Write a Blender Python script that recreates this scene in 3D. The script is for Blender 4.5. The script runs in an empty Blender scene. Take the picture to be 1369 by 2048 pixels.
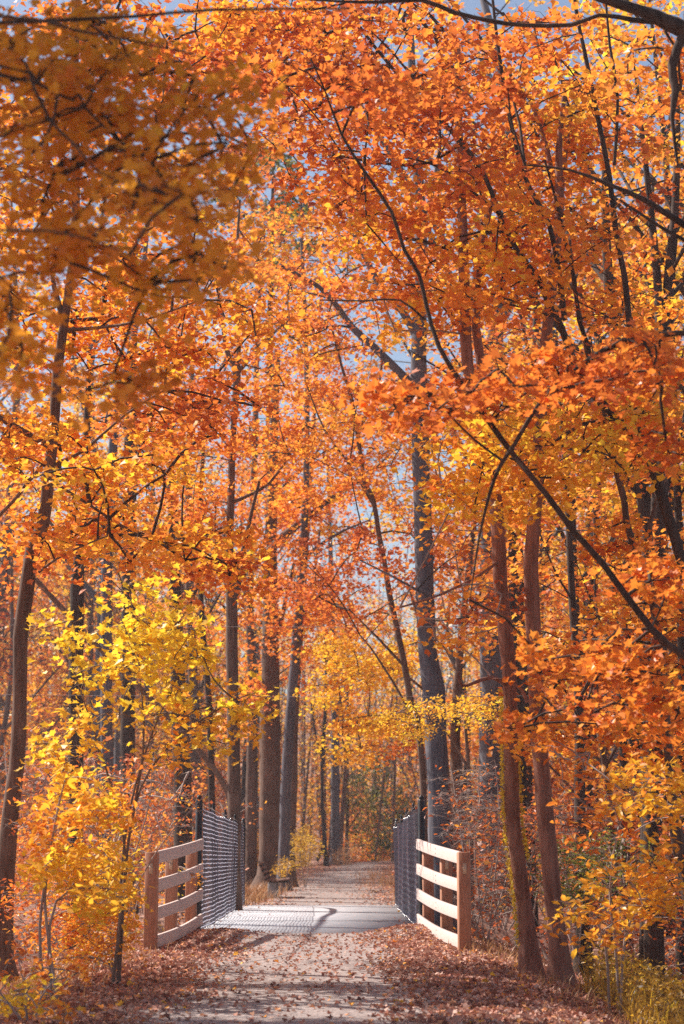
import bpy, math, random
import numpy as np
from mathutils import Vector
C = bpy.context.scene.collection
R = math.radians
SC = bpy.context.scene
rng = np.random.default_rng(11)
random.seed(11)

# ------------------------------------------------------------------ camera, sky, sun, exposure
CAM_H = 1.24
FPX = 3606.0
PITCH = math.atan(666 / FPX)
cam = bpy.data.cameras.new('camera')
camo = bpy.data.objects.new('camera', cam)
C.objects.link(camo)
camo.location = (0, 0, CAM_H)
camo.rotation_euler = (R(90) + PITCH, 0, 0)
cam.sensor_fit = 'VERTICAL'
cam.sensor_height = 36
cam.lens = FPX / 2048 * 36
cam.clip_start = 0.1
cam.clip_end = 2000
cam.dof.use_dof = True
cam.dof.focus_distance = 21
cam.dof.aperture_fstop = 2.5
SC.camera = camo

SUN = Vector((-1.1, 0.62, 1.25)).normalized()      # towards the sun: left, a little behind the bridge
w = bpy.data.worlds.new('World')
SC.world = w
w.use_nodes = True
wn = w.node_tree.nodes
bg = wn['Background']
sky = wn.new('ShaderNodeTexSky')
sky.sky_type = 'NISHITA'
sky.sun_disc = False
sky.sun_elevation = math.asin(SUN.z)
sky.sun_rotation = math.atan2(SUN.x, SUN.y)
sky.air_density = 1.0
sky.dust_density = 1.5
w.node_tree.links.new(sky.outputs[0], bg.inputs[0])
bg.inputs[1].default_value = 0.08
sl = bpy.data.lights.new('sun', 'SUN')
sl.energy = 5.0
sl.angle = R(0.5)
sl.color = (1.0, 0.93, 0.84)
so = bpy.data.objects.new('sun', sl)
C.objects.link(so)
so.rotation_euler = (-SUN).to_track_quat('-Z', 'Y').to_euler()
vs = SC.view_settings
vs.view_transform = 'Standard'
vs.look = 'None'
vs.gamma = 1
vs.use_curve_mapping = False
vs.exposure = 0.78
SC.cycles.use_denoising = False
SC.cycles.max_bounces = 8
SC.cycles.diffuse_bounces = 4
SC.cycles.transmission_bounces = 5
SC.cycles.glossy_bounces = 2
SC.cycles.sample_clamp_indirect = 6
SC.cycles.volume_bounces = 0

# ------------------------------------------------------------------ helpers
CP, SP = math.cos(PITCH), math.sin(PITCH)


def at(px, py, Y):
    """the point at ground distance Y seen at pixel (px, py) of the 1369 x 2048 photograph"""
    u, v = (px - 684.5) / FPX, (1024 - py) / FPX
    dy, dz = CP - v * SP, SP + v * CP
    t = Y / dy
    return np.array((u * t, Y, CAM_H + dz * t))


def mpp(Y):
    return Y / FPX


def sstep(a, b, x):
    t = np.clip((x - a) / (b - a), 0, 1)
    return t * t * (3 - 2 * t)


PATH_X = -0.42


def path_bend(y):
    return PATH_X + 0.00115 * np.clip(y - 40, 0, None) ** 1.75 + .02 * np.clip(y - 105, 0, 60) ** 2


def terrain(x, y):
    x = np.asarray(x, float)
    y = np.asarray(y, float)
    dx = x - path_bend(y)
    side = sstep(1.9, 5.0, np.abs(dx))
    h = -np.where(dx > 0, 0.75, 0.4) * side
    near = sstep(1.5, 2.6, np.abs(dx)) * np.clip((26 - y) / 12, 0, 1)
    h = h - 0.10 * near
    g = sstep(26.2, 28.8, y) * (1 - sstep(35.0, 37.5, y))
    h = h - 1.7 * g
    h = h + 0.09 * np.exp(-((x + 1.65) / .55) ** 2 - ((y - 24.9) / 1.3) ** 2)
    h = h + 0.15 * np.exp(-((x - 0.95) / .5) ** 2 - ((y - 25.0) / 1.2) ** 2)
    h = h + side * (0.10 * np.sin(x * .9 + y * .35) + 0.07 * np.sin(x * 1.7 - y * .8 + 1))
    h = h + 0.004 * np.clip(y - 60, 0, 200)
    h = h + 26 * sstep(125, 300, y)
    return h


def tag(o, label=None, cat=None, group=None, kind=None):
    for k, v in (('label', label), ('category', cat), ('group', group), ('kind', kind)):
        if v:
            o[k] = v
    return o


def thing(name, label, cat, loc=(0, 0, 0), group=None):
    o = bpy.data.objects.new(name, None)
    C.objects.link(o)
    o.empty_display_size = .2
    o.location = tuple(float(c) for c in loc)
    return tag(o, label, cat, group)


class MB:
    """collects polygons of any size, then links them as one mesh object"""

    def __init__(s):
        s.v, s.l, s.n, s.t, s.nv = [], [], [], [], 0

    def add(s, verts, faces, tint=None):
        """verts (N,3); faces (M,k) array"""
        verts = np.asarray(verts, float)
        faces = np.asarray(faces, int)
        s.v.append(verts)
        s.l.append((faces + s.nv).ravel())
        s.n.append(np.full(len(faces), faces.shape[1], int))
        s.t.append(np.full(len(faces), .5) if tint is None else np.asarray(tint, float))
        s.nv += len(verts)

    def box(s, c, size, rot=None, bev=0.0):
        """box by centre, full size and an optional 3x3 matrix; bev chamfers the long edges"""
        sx, sy, sz = np.array(size) / 2
        if bev <= 0:
            v = np.array([(x, y, z) for x in (-sx, sx) for y in (-sy, sy) for z in (-sz, sz)])
            f = np.array([(0, 1, 3, 2), (4, 6, 7, 5), (0, 4, 5, 1), (2, 3, 7, 6), (0, 2, 6, 4), (1, 5, 7, 3)])
            if rot is not None:
                v = v @ np.array(rot).T
            s.add(v + np.array(c), f)
            return
        b = bev
        pr = [(-sx + b, -sy), (sx - b, -sy), (sx, -sy + b), (sx, sy - b), (sx - b, sy), (-sx + b, sy), (-sx, sy - b), (-sx, -sy + b)]
        zs = [(-sz, 1 - b / sx if sx > b else 1), (-sz + b, 1), (sz - b, 1), (sz, None)]
        rings = []
        for z, k in zs:
            kx = 1 if k == 1 else (sx - b) / sx
            ky = 1 if k == 1 else (sy - b) / sy
            rings.append(np.array([(x * kx, y * ky, z) for x, y in pr]))
        v = np.concatenate(rings)
        f = [(r * 8 + i, r * 8 + (i + 1) % 8, (r + 1) * 8 + (i + 1) % 8, (r + 1) * 8 + i) for r in range(3) for i in range(8)]
        if rot is not None:
            v = v @ np.array(rot).T
        v = v + np.array(c)
        s.add(v, np.array(f))
        s.add(v[:8], np.array([range(7, -1, -1)]))
        s.add(v[24:], np.array([range(8)]))

    def tube(s, pts, rad, sides=6, cap=True, rough=0.0):
        pts = np.asarray(pts, float)
        n = len(pts)
        rad = np.broadcast_to(np.asarray(rad, float), (n,))
        tg = np.gradient(pts, axis=0)
        tg /= np.linalg.norm(tg, axis=1)[:, None] + 1e-9
        ref = np.array((0, 0, 1.0)) if abs(tg[n // 2, 2]) < .8 else np.array((1.0, 0, 0))
        a = np.cross(tg, ref)
        a /= np.linalg.norm(a, axis=1)[:, None] + 1e-9
        b = np.cross(tg, a)
        th = np.arange(sides) * 2 * math.pi / sides
        rr = rad[:, None] * (1 + rough * rng.normal(size=(n, sides)))
        v = pts[:, None, :] + rr[..., None] * (np.cos(th)[None, :, None] * a[:, None, :] + np.sin(th)[None, :, None] * b[:, None, :])
        i = np.arange(n - 1)[:, None] * sides
        j = np.arange(sides)[None, :]
        k = (j + 1) % sides
        f = np.stack([i + j, i + k, i + sides + k, i + sides + j], -1).reshape(-1, 4)
        v = v.reshape(-1, 3)
        s.add(v, f)
        if cap:
            s.add(v[-sides:], np.array([range(sides)]))
            s.add(v[:sides], np.array([range(sides - 1, -1, -1)]))

    def build(s, name, mat, parent=None, smooth=False, tint=False):
        me = bpy.data.meshes.new(name)
        if s.nv:
            v = np.concatenate(s.v)
            if parent is not None:
                v = v - np.array(parent['_o']) if '_o' in parent.keys() else v - np.array(world_loc(parent))
            l = np.concatenate(s.l)
            n = np.concatenate(s.n)
            me.vertices.add(len(v))
            me.vertices.foreach_set('co', v.astype(np.float32).ravel())
            me.loops.add(len(l))
            me.loops.foreach_set('vertex_index', l.astype(np.int32))
            me.polygons.add(len(n))
            st = np.concatenate(([0], np.cumsum(n)[:-1]))
            me.polygons.foreach_set('loop_start', st.astype(np.int32))
            me.polygons.foreach_set('loop_total', n.astype(np.int32))
            if smooth:
                me.polygons.foreach_set('use_smooth', np.ones(len(n), bool))
            if tint:
                at_ = me.attributes.new('tint', 'FLOAT', 'FACE')
                at_.data.foreach_set('value', np.concatenate(s.t).astype(np.float32))
            me.update(calc_edges=True)
        me.materials.append(mat)
        o = bpy.data.objects.new(name, me)
        C.objects.link(o)
        if parent is not None:
            o.parent = parent
        return o


def world_loc(o):
    p = np.array(o.location)
    while o.parent is not None:
        o = o.parent
        p = p + np.array(o.location)
    return p


def smooth_line(pts, rad, step=.25):
    """Catmull-Rom through the given points; radii follow"""
    pts = np.asarray(pts, float)
    rad = np.asarray(rad, float)
    P = np.vstack([2 * pts[0] - pts[1], pts, 2 * pts[-1] - pts[-2]])
    op, orr = [], []
    for i in range(len(pts) - 1):
        p0, p1, p2, p3 = P[i:i + 4]
        m = max(2, int(np.linalg.norm(p2 - p1) / step))
        t = np.linspace(0, 1, m, endpoint=False)[:, None]
        q = .5 * (2 * p1 + (p2 - p0) * t + (2 * p0 - 5 * p1 + 4 * p2 - p3) * t * t + (3 * p1 - p0 - 3 * p2 + p3) * t ** 3)
        op.append(q)
        orr.append(rad[i] + (rad[i + 1] - rad[i]) * t[:, 0])
    op.append(pts[-1:])
    orr.append(rad[-1:])
    return np.vstack(op), np.concatenate(orr)


# ------------------------------------------------------------------ materials
def new_mat(name):
    m = bpy.data.materials.new(name)
    m.use_nodes = True
    return m, m.node_tree.nodes, m.node_tree.links, m.node_tree.nodes['Principled BSDF']


def ramp(n, stops):
    r = n.new('ShaderNodeValToRGB')
    cr = r.color_ramp
    while len(cr.elements) < len(stops):
        cr.elements.new(.5)
    for e, (p, c) in zip(cr.elements, stops):
        e.position = p
        e.color = (*c, 1)
    return r


def leaf_mat(name, stops, trans=.55, shift=.0, gloss=.028):
    m, n, l, p = new_mat(name)
    n.remove(p)
    a = n.new('ShaderNodeAttribute')
    a.attribute_name = 'tint'
    oi = n.new('ShaderNodeObjectInfo')
    ma = n.new('ShaderNodeMath')
    ma.operation = 'MULTIPLY_ADD'
    l.new(oi.outputs['Random'], ma.inputs[0])
    ma.inputs[1].default_value = shift
    ma.inputs[2].default_value = -shift / 2
    ad = n.new('ShaderNodeMath')
    l.new(a.outputs['Fac'], ad.inputs[0])
    l.new(ma.outputs[0], ad.inputs[1])
    r = ramp(n, stops)
    l.new(ad.outputs[0], r.inputs[0])
    d = n.new('ShaderNodeBsdfDiffuse')
    t = n.new('ShaderNodeBsdfTranslucent')
    g = n.new('ShaderNodeBsdfGlossy')
    g.inputs['Roughness'].default_value = .4
    l.new(r.outputs[0], d.inputs[0])
    l.new(r.outputs[0], t.inputs[0])
    mx = n.new('ShaderNodeMixShader')
    mx.inputs[0].default_value = trans
    l.new(d.outputs[0], mx.inputs[1])
    l.new(t.outputs[0], mx.inputs[2])
    m2 = n.new('ShaderNodeMixShader')
    m2.inputs[0].default_value = gloss
    l.new(mx.outputs[0], m2.inputs[1])
    l.new(g.outputs[0], m2.inputs[2])
    l.new(m2.outputs[0], n['Material Output'].inputs[0])
    return m


AUTUMN = [(0, (.20, .055, .03)), (.2, (.56, .125, .035)), (.42, (.86, .27, .04)), (.62, (.93, .41, .045)), (.82, (.95, .58, .045)), (1, (.94, .73, .05))]
M = {}
M['leaf'] = leaf_mat('autumn_leaf', AUTUMN)
M['leaf_var'] = leaf_mat('autumn_leaf_mixed', AUTUMN, shift=.34)
M['ochre_shade'] = leaf_mat('shade_darkened_ochre_leaf', [(0, (.24, .07, .02)), (.5, (.70, .235, .025)), (.8, (.82, .39, .03)), (1, (.86, .58, .05))])  # ochre leaf colour, darkened to put the bough's shade into it
M['green'] = leaf_mat('dull_green_leaf', [(0, (.05, .06, .02)), (.5, (.12, .14, .03)), (1, (.42, .36, .05))])
M['olive'] = leaf_mat('olive_weed_leaf', [(0, (.14, .08, .03)), (.4, (.48, .27, .04)), (.75, (.72, .42, .04)), (1, (.70, .55, .06))])
M['litter'] = leaf_mat('fallen_leaf', [(0, (.17, .07, .05)), (.35, (.40, .16, .11)), (.6, (.52, .28, .21)), (.85, (.56, .40, .33)), (.93, (.80, .28, .05)), (1, (.85, .52, .06))], trans=.15, gloss=.012)
M['straw'] = leaf_mat('dry_grass_blade', [(0, (.34, .16, .07)), (1, (.60, .34, .15))], trans=.35)


def bark(name, c0, c1, scale=7, bump=.6):
    m, n, l, p = new_mat(name)
    tc = n.new('ShaderNodeTexCoord')
    mp = n.new('ShaderNodeMapping')
    mp.inputs['Scale'].default_value = (1, 1, .14)
    l.new(tc.outputs['Object'], mp.inputs[0])
    no = n.new('ShaderNodeTexNoise')
    no.inputs['Scale'].default_value = scale * 3
    no.inputs['Detail'].default_value = 6
    no.inputs['Roughness'].default_value = .65
    l.new(mp.outputs[0], no.inputs[0])
    n2 = n.new('ShaderNodeTexNoise')
    n2.inputs['Scale'].default_value = 1.6
    n2.inputs['Detail'].default_value = 4
    l.new(tc.outputs['Object'], n2.inputs[0])
    mx = n.new('ShaderNodeMath')
    mx.operation = 'MULTIPLY_ADD'
    l.new(n2.outputs[0], mx.inputs[0])
    mx.inputs[1].default_value = .6
    mx.inputs[2].default_value = -.3
    ad = n.new('ShaderNodeMath')
    l.new(no.outputs[0], ad.inputs[0])
    l.new(mx.outputs[0], ad.inputs[1])
    r = ramp(n, [(.3, c0), (.7, c1)])
    l.new(ad.outputs[0], r.inputs[0])
    l.new(r.outputs[0], p.inputs['Base Color'])
    p.inputs['Roughness'].default_value = .9
    p.inputs['Specular IOR Level'].default_value = .25
    b = n.new('ShaderNodeBump')
    b.inputs['Strength'].default_value = bump
    b.inputs['Distance'].default_value = .02
    l.new(no.outputs[0], b.inputs['Height'])
    l.new(b.outputs[0], p.inputs['Normal'])
    return m


M['bark_brown'] = bark('brown_bark', (.08, .047, .035), (.22, .14, .105))
M['bark_red'] = bark('reddish_bark', (.17, .07, .048), (.40, .20, .145), bump=.9)
M['bark_grey'] = bark('blue_grey_bark', (.075, .07, .085), (.18, .17, .19))
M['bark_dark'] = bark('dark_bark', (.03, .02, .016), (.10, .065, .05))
M['twig_pale'] = bark('pale_twig', (.26, .19, .16), (.46, .37, .33), bump=.2)
M['twig_brown'] = bark('brown_twig', (.12, .075, .06), (.26, .18, .14), bump=.2)


def wood(name, c0, c1, rough=.75):
    m, n, l, p = new_mat(name)
    tc = n.new('ShaderNodeTexCoord')
    mp = n.new('ShaderNodeMapping')
    mp.inputs['Scale'].default_value = (9, 9, 1.2) if 'post' in name else (9, .8, 9)
    l.new(tc.outputs['Object'], mp.inputs[0])
    no = n.new('ShaderNodeTexNoise')
    no.inputs['Scale'].default_value = 6
    no.inputs['Detail'].default_value = 7
    no.inputs['Distortion'].default_value = .4
    l.new(mp.outputs[0], no.inputs[0])
    r = ramp(n, [(.3, c0), (.7, c1)])
    l.new(no.outputs[0], r.inputs[0])
    l.new(r.outputs[0], p.inputs['Base Color'])
    p.inputs['Roughness'].default_value = rough
    b = n.new('ShaderNodeBump')
    b.inputs['Strength'].default_value = .25
    b.inputs['Distance'].default_value = .004
    l.new(no.outputs[0], b.inputs['Height'])
    l.new(b.outputs[0], p.inputs['Normal'])
    return m


M['post'] = wood('cedar_post', (.30, .125, .068), (.48, .235, .14))
M['board'] = wood('weathered_board', (.50, .395, .355), (.60, .485, .44))
M['slat'] = wood('bench_slat', (.16, .085, .06), (.28, .16, .12))


def plain(name, col, rough=.6, metal=0.0, noise=0.0, scale=30):
    m, n, l, p = new_mat(name)
    p.inputs['Roughness'].default_value = rough
    p.inputs['Metallic'].default_value = metal
    no = n.new('ShaderNodeTexNoise')
    no.inputs['Scale'].default_value = scale
    no.inputs['Detail'].default_value = 6
    tc = n.new('ShaderNodeTexCoord')
    l.new(tc.outputs['Object'], no.inputs[0])
    k = noise
    r = ramp(n, [(.3, tuple(c * (1 - k) for c in col)), (.7, tuple(min(1, c * (1 + k)) for c in col))])
    l.new(no.outputs[0], r.inputs[0])
    l.new(r.outputs[0], p.inputs['Base Color'])
    return m


M['plaque'] = plain('pale_plaque', (.55, .42, .30), .5, noise=.1)
M['black_post'] = plain('black_coated_steel', (.012, .012, .014), .4, noise=.2)
M['vinyl'] = plain('navy_coated_wire', (.022, .026, .07), .28, noise=.2)
M['vinyl'].node_tree.nodes['Principled BSDF'].inputs['Specular IOR Level'].default_value = 1.0
M['vinyl'].node_tree.nodes['Principled BSDF'].inputs['Coat Weight'].default_value = 1.0
M['vinyl'].node_tree.nodes['Principled BSDF'].inputs['Coat Roughness'].default_value = .2
M['glint_strips'] = leaf_mat('painted_wire_glint', [(0, (.80, .80, .87)), (1, (.80, .80, .87))], trans=.55)  # pale colour stands in for sun glint on the fence wires
M['concrete'] = plain('deck_concrete', (.42, .42, .45), .85, noise=.2, scale=5)
M['concrete_leg'] = plain('bench_concrete', (.34, .33, .33), .9, noise=.2, scale=18)
M['wire'] = plain('steel_wire', (.45, .42, .42), .4, noise=.1)
M['seam'] = plain('tar_seam', (.06, .06, .075), .8, noise=.2)


def ground_mat(name, stops, s1, s2, bump):
    m, n, l, p = new_mat(name)
    tc = n.new('ShaderNodeTexCoord')
    a = n.new('ShaderNodeTexNoise')
    a.inputs['Scale'].default_value = s1
    a.inputs['Detail'].default_value = 8
    a.inputs['Roughness'].default_value = .7
    l.new(tc.outputs['Object'], a.inputs[0])
    v = n.new('ShaderNodeTexVoronoi')
    v.inputs['Scale'].default_value = s2
    l.new(tc.outputs['Object'], v.inputs[0])
    sp = n.new('ShaderNodeSeparateColor')
    l.new(v.outputs['Color'], sp.inputs[0])
    mx = n.new('ShaderNodeMix')
    mx.inputs[0].default_value = .45
    l.new(a.outputs[0], mx.inputs[2])
    l.new(sp.outputs[0], mx.inputs[3])
    r = ramp(n, stops)
    l.new(mx.outputs[0], r.inputs[0])
    l.new(r.outputs[0], p.inputs['Base Color'])
    p.inputs['Roughness'].default_value = .95
    b = n.new('ShaderNodeBump')
    b.inputs['Strength'].default_value = bump
    b.inputs['Distance'].default_value = .03
    l.new(mx.outputs[0], b.inputs['Height'])
    l.new(b.outputs[0], p.inputs['Normal'])
    return m


M['soil'] = ground_mat('leafy_soil', [(.25, (.09, .045, .03)), (.45, (.24, .11, .075)), (.6, (.36, .19, .13)), (.75, (.50, .33, .26))], 3, 22, .8)
M['gravel'] = ground_mat('packed_gravel', [(.25, (.14, .10, .09)), (.5, (.29, .23, .21)), (.75, (.45, .375, .355))], 4, 60, .45)

# ------------------------------------------------------------------ leaves
LEAF = {
    'maple': [(0, -.5), (.14, -.34), (.42, -.40), (.36, -.16), (.56, .12), (.27, .10), (.20, .26), (0, .56)],
    'lobed': [(0, -.5), (.30, -.34), (.48, .04), (.20, .16), (0, .55)],
    'oval': [(0, -.55), (.22, -.22), (.24, .12), (0, .55)],
    'rhomb': [(0, -.5), (.36, -.02), (0, .5)],
}


def rand_unit(n):
    v = rng.normal(size=(n, 3))
    return v / np.linalg.norm(v, axis=1)[:, None]


def leaves(mb, c, size, tint, kind='lobed', up=.9, fold=.35):
    """folded leaves (two halves each) at the centres c"""
    n = len(c)
    if n == 0:
        return
    size = np.broadcast_to(np.asarray(size, float), (n,)) * rng.uniform(.7, 1.25, n)
    nr = rand_unit(n)
    nr[:, 2] = np.abs(nr[:, 2]) + up
    nr /= np.linalg.norm(nr, axis=1)[:, None]
    s = rand_unit(n)
    u = np.cross(nr, s)
    u /= np.linalg.norm(u, axis=1)[:, None] + 1e-9
    v = np.cross(nr, u)
    prof = np.array(LEAF[kind])
    k = len(prof)
    fo = rng.uniform(.3, 1.5, n) * fold
    curl = rng.normal(0, .25, n)
    if kind == 'rhomb':
        q = np.array([(0, -.5), (.34, 0), (0, .5), (-.34, 0)])
        P = c[:, None] + size[:, None, None] * (q[None, :, 0, None] * u[:, None] + q[None, :, 1, None] * v[:, None])
        mb.add(P.reshape(-1, 3), np.arange(4 * n).reshape(-1, 4), tint)
        return
    for sg in (1, -1):
        lz = fo[:, None] * np.abs(prof[None, :, 0]) + curl[:, None] * prof[None, :, 1] ** 2
        P = c[:, None] + size[:, None, None] * (sg * prof[None, :, 0, None] * u[:, None] + prof[None, :, 1, None] * v[:, None] + lz[..., None] * nr[:, None])
        f = np.arange(k * n).reshape(-1, k)
        mb.add(P.reshape(-1, 3), f if sg > 0 else f[:, ::-1], tint)


def spray_points(c, r, n, flat=.16, d=None):
    """leaf centres of one flat layered spray"""
    a = rng.uniform(0, 2 * math.pi, n)
    q = np.sqrt(rng.uniform(0, 1, n)) * (.75 + .25 * np.sin(a * 3 + rng.uniform(0, 6)))
    p = np.stack([np.cos(a) * q * r, np.sin(a) * q * r * .75, rng.normal(0, flat * r, n)], -1)
    ang = rng.uniform(0, math.pi) if d is None else math.atan2(d[1], d[0])
    ca, sa = math.cos(ang), math.sin(ang)
    tx, ty = rng.normal(0, .22, 2)
    p[:, 2] += p[:, 0] * tx + p[:, 1] * ty - .22 * q * q * r
    x = p[:, 0] * ca - p[:, 1] * sa
    y = p[:, 0] * sa + p[:, 1] * ca
    return np.stack([x, y, p[:, 2]], -1) + c


def grow(skel, srad, cents, twig, rmin=.004, sides=4, k=.0042, step=.4, droop=.12, tip=.6, spr=None):
    """joins spray centres to the skeleton (or to sprays already joined) with curved twigs, thicker where they carry more"""
    if len(cents) == 0:
        return
    skel = np.asarray(skel, float)
    d0 = np.array([np.min(np.linalg.norm(skel - c, axis=1)) for c in cents])
    order = np.argsort(d0)
    nodes, par, isk = [p for p in skel], [-1] * len(skel), len(skel)
    for i in order:
        c = cents[i]
        A = np.array(nodes)
        dd = np.linalg.norm(A - c, axis=1) + np.where(np.arange(len(A)) < isk, 0, .25) + .35 * np.clip(A[:, 2] - c[2], 0, None)
        j = int(np.argmin(dd))
        nodes.append(c)
        par.append(j)
    cnt = np.ones(len(nodes))
    for i in range(len(nodes) - 1, isk - 1, -1):
        if par[i] >= 0:
            cnt[par[i]] += cnt[i]
    for i in range(isk, len(nodes)):
        p, c = nodes[par[i]], nodes[i]
        L = np.linalg.norm(c - p)
        if L < .03:
            continue
        m = max(3, int(L / step) + 2)
        t = np.linspace(0, 1, m)[:, None]
        q = p + (c - p) * t
        q = q + np.sin(t * math.pi) * (rng.normal(0, .05 * L, 3) + np.array((0, 0, droop * L * .6)))
        r1 = rmin + k * math.sqrt(cnt[i])
        r0 = r1 * 1.25 + .001
        twig.tube(q, np.linspace(r0, r1, m), sides, cap=False)
        if spr is not None:                            # fine twigs fan through the spray
            for _ in range(spr[1]):
                e = c + rand_unit(1)[0] * np.array((1, 1, .35)) * spr[0] * rng.uniform(.4, .9)
                mid = (c + e) / 2 + rng.normal(0, .05 * spr[0], 3)
                twig.tube(np.array([c, mid, e]), [r1 * .6, rmin * .7, rmin * .4], 3, cap=False)


def ell(cx, cy, rx, ry, d0, d1, n):
    """n spray centres inside an elliptical stretch of crown between the distances d0 and d1"""
    a = rng.uniform(0, 2 * math.pi, n)
    q = np.sqrt(rng.uniform(0, 1, n))
    Y = rng.uniform(d0, d1, n)
    return [at(cx + rx * q[i] * math.cos(a[i]), cy + ry * q[i] * math.sin(a[i]), Y[i]) for i in range(n)]


def build_tree(name, label, cat, trunk, limbs, crowns, barkm, leafm='leaf', kind='lobed', size=.075, per=55, spr=.55,
               group=None, ground=True, twigm=None, sides=10, flat=.16, up=.55, twig_n=3, krad=.0042, extra=(), named='trunk'):
    """trunk: (points, radii); limbs: list of (points, radii); crowns: (centres, tint, spread, [count factor])"""
    tp, tr = smooth_line(*trunk)
    base = tp[0].copy()
    if ground:
        g = float(terrain(base[0], base[1]))
        if base[2] > g - .05:
            tp = np.vstack([(base[0], base[1], g - .15), tp])
            tr = np.concatenate([[tr[0] * 1.35], tr])
        base = np.array((base[0], base[1], g))
        z = tp[:, 2] - g
        tr = tr * (1 + .75 * np.exp(-np.clip(z, 0, None) / .22))
    t = thing(name, label, cat, base, group)
    b = MB()
    b.tube(tp, tr, sides, rough=.035)
    b.build(named, barkm, t, smooth=True)
    skel = [tp[int(len(tp) * .25):] if ground else tp]
    for lp, lr in limbs:
        lp, lr = smooth_line(lp, lr)
        b = MB()
        b.tube(lp, lr, max(6, sides - 3), rough=.03)
        b.build('limb', barkm, t, smooth=True)
        skel.append(lp)
    skel = np.vstack(skel)
    cm, tw = MB(), MB()
    allc = []
    for cr in crowns:
        cents, tint, spread = cr[:3]
        f = cr[3] if len(cr) > 3 else 1
        for c in cents:
            allc.append(c)
            n = max(4, int(per * f * rng.uniform(.6, 1.4)))
            p = spray_points(c, spr * rng.uniform(.6, 1.3), n, flat)
            tn = np.clip(tint + rng.normal(0, spread) + rng.normal(0, spread * .8, n), 0, 1)
            leaves(cm, p, size, np.concatenate([tn]) if kind != 'rhomb' else tn, kind, up)
    for c, n_, s_, tint in extra:
        leaves(cm, c, s_, np.clip(tint + rng.normal(0, .08, len(c)), 0, 1), kind, up)
    if allc:
        grow(skel, None, np.array(allc), tw, spr=(spr, twig_n), k=krad)
        tw.build('twigs', twigm or barkm, t)
        cm.build('crown', M[leafm], t, tint=True)
    return t


def behind(cents, line, Y, margin):
    """moves spray centres that would hang right in front of a trunk to its far side"""
    ly = np.array([p[1] for p in line], float)[::-1] if line[0][1] > line[-1][1] else np.array([p[1] for p in line], float)
    lx = np.array([p[0] for p in line], float)[::-1] if line[0][1] > line[-1][1] else np.array([p[0] for p in line], float)
    out = []
    for c in cents:
        if c[1] < Y + .3:
            tp = at(np.interp(py_of(c), ly, lx), py_of(c), c[1])
            if abs(tp[0] - c[0]) < margin:
                c = c * ((Y + rng.uniform(.6, 2.2)) / c[1]) if rng.uniform() < .85 else c
        out.append(c)
    return out


def py_of(c):
    d = np.array(c) - np.array((0, 0, CAM_H))
    return 1024 - FPX * (-SP * d[1] + CP * d[2]) / (CP * d[1] + SP * d[2])


def px_line(pts, Y, wscale=1.0):
    """[(px, py, width px)] at distance Y (number or list) -> points, radii"""
    Ys = [Y] * len(pts) if np.isscalar(Y) else Y
    return [at(p[0], p[1], y) for p, y in zip(pts, Ys)], [p[2] * .5 * y / FPX * wscale for p, y in zip(pts, Ys)]


# ------------------------------------------------------------------ ground, path, deck
def axis(parts):
    return np.unique(np.concatenate([np.asarray(p, float) for p in parts]))


xs = axis([[-600, -300, -150, -80, -50, -35, -25, -18, -14], np.linspace(-11, 11, 111), [14, 18, 25, 35, 50, 80, 150, 300, 600]])
ys = axis([[-60, -20, 0], np.linspace(3, 42, 157), np.linspace(43, 130, 60), [150, 190, 250, 350, 500, 800, 1200]])


def sheet(xs, ys, fz):
    X, Y = np.meshgrid(xs, ys)
    Z = fz(X, Y)
    v = np.stack([X, Y, Z], -1).reshape(-1, 3)
    nx = len(xs)
    i = (np.arange(len(ys) - 1)[:, None] * nx + np.arange(nx - 1)[None, :]).ravel()
    return v, np.stack([i, i + 1, i + nx + 1, i + nx], -1)


mb = MB()
mb.add(*sheet(xs, ys, terrain))
tag(mb.build('ground', M['soil'], smooth=True), kind='structure', label='brown leaf strewn forest floor')


def path_sheet(y0, y1, hw, name):
    yy = np.linspace(y0, y1, int((y1 - y0) / .3))
    tt = np.linspace(-1, 1, 15)
    wob = hw + .12 * np.sin(yy * 1.3) + .08 * np.sin(yy * 3.1 + 1)
    X = path_bend(yy)[:, None] + wob[:, None] * tt[None]
    Y = np.repeat(yy[:, None], 15, 1)
    Z = terrain(X, Y) + .012 * (1 - np.abs(tt[None]) ** 4) + .004
    v = np.stack([X, Y, Z], -1).reshape(-1, 3)
    i = (np.arange(len(yy) - 1)[:, None] * 15 + np.arange(14)[None, :]).ravel()
    b = MB()
    b.add(v, np.stack([i, i + 1, i + 16, i + 15], -1))
    return tag(b.build(name, M['gravel'], smooth=True), kind='structure', label='packed gravel footpath')


path_sheet(2, 26.1, 1.35, 'path')
path_sheet(37.7, 190, 1.55, 'path')

FL, FR, Y0, Y1 = -1.99, 1.085, 26.0, 37.7       # bridge: left edge, right edge, near and far ends
deck = thing('footbridge', 'pale concrete footbridge deck crossed by the gravel path', 'bridge', ((FL + FR) / 2, 32, 0))
b = MB()
b.box(((FL + FR) / 2, (Y0 + Y1) / 2, -.11), (FR - FL + .3, Y1 - Y0, .28))
b.build('deck', M['concrete'], deck)
for yy in (29.9, 33.8):
    b = MB()
    b.box(((FL + FR) / 2, yy, .031), (FR - FL + .2, .014, .008))
    b.build('joint', M['seam'], deck)
for yy in (Y0 + .3, Y1 - .3):
    b = MB()
    b.box(((FL + FR) / 2, yy, -1.25), (FR - FL + .5, .5, 1.98))
    b.build('abutment', M['concrete_leg'], deck)
for x in (FL + .2, FR - .2):
    b = MB()
    b.box((x, (Y0 + Y1) / 2, -.45), (.2, Y1 - Y0 - 1.1, .36))
    b.build('girder', M['black_post'], deck)

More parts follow.
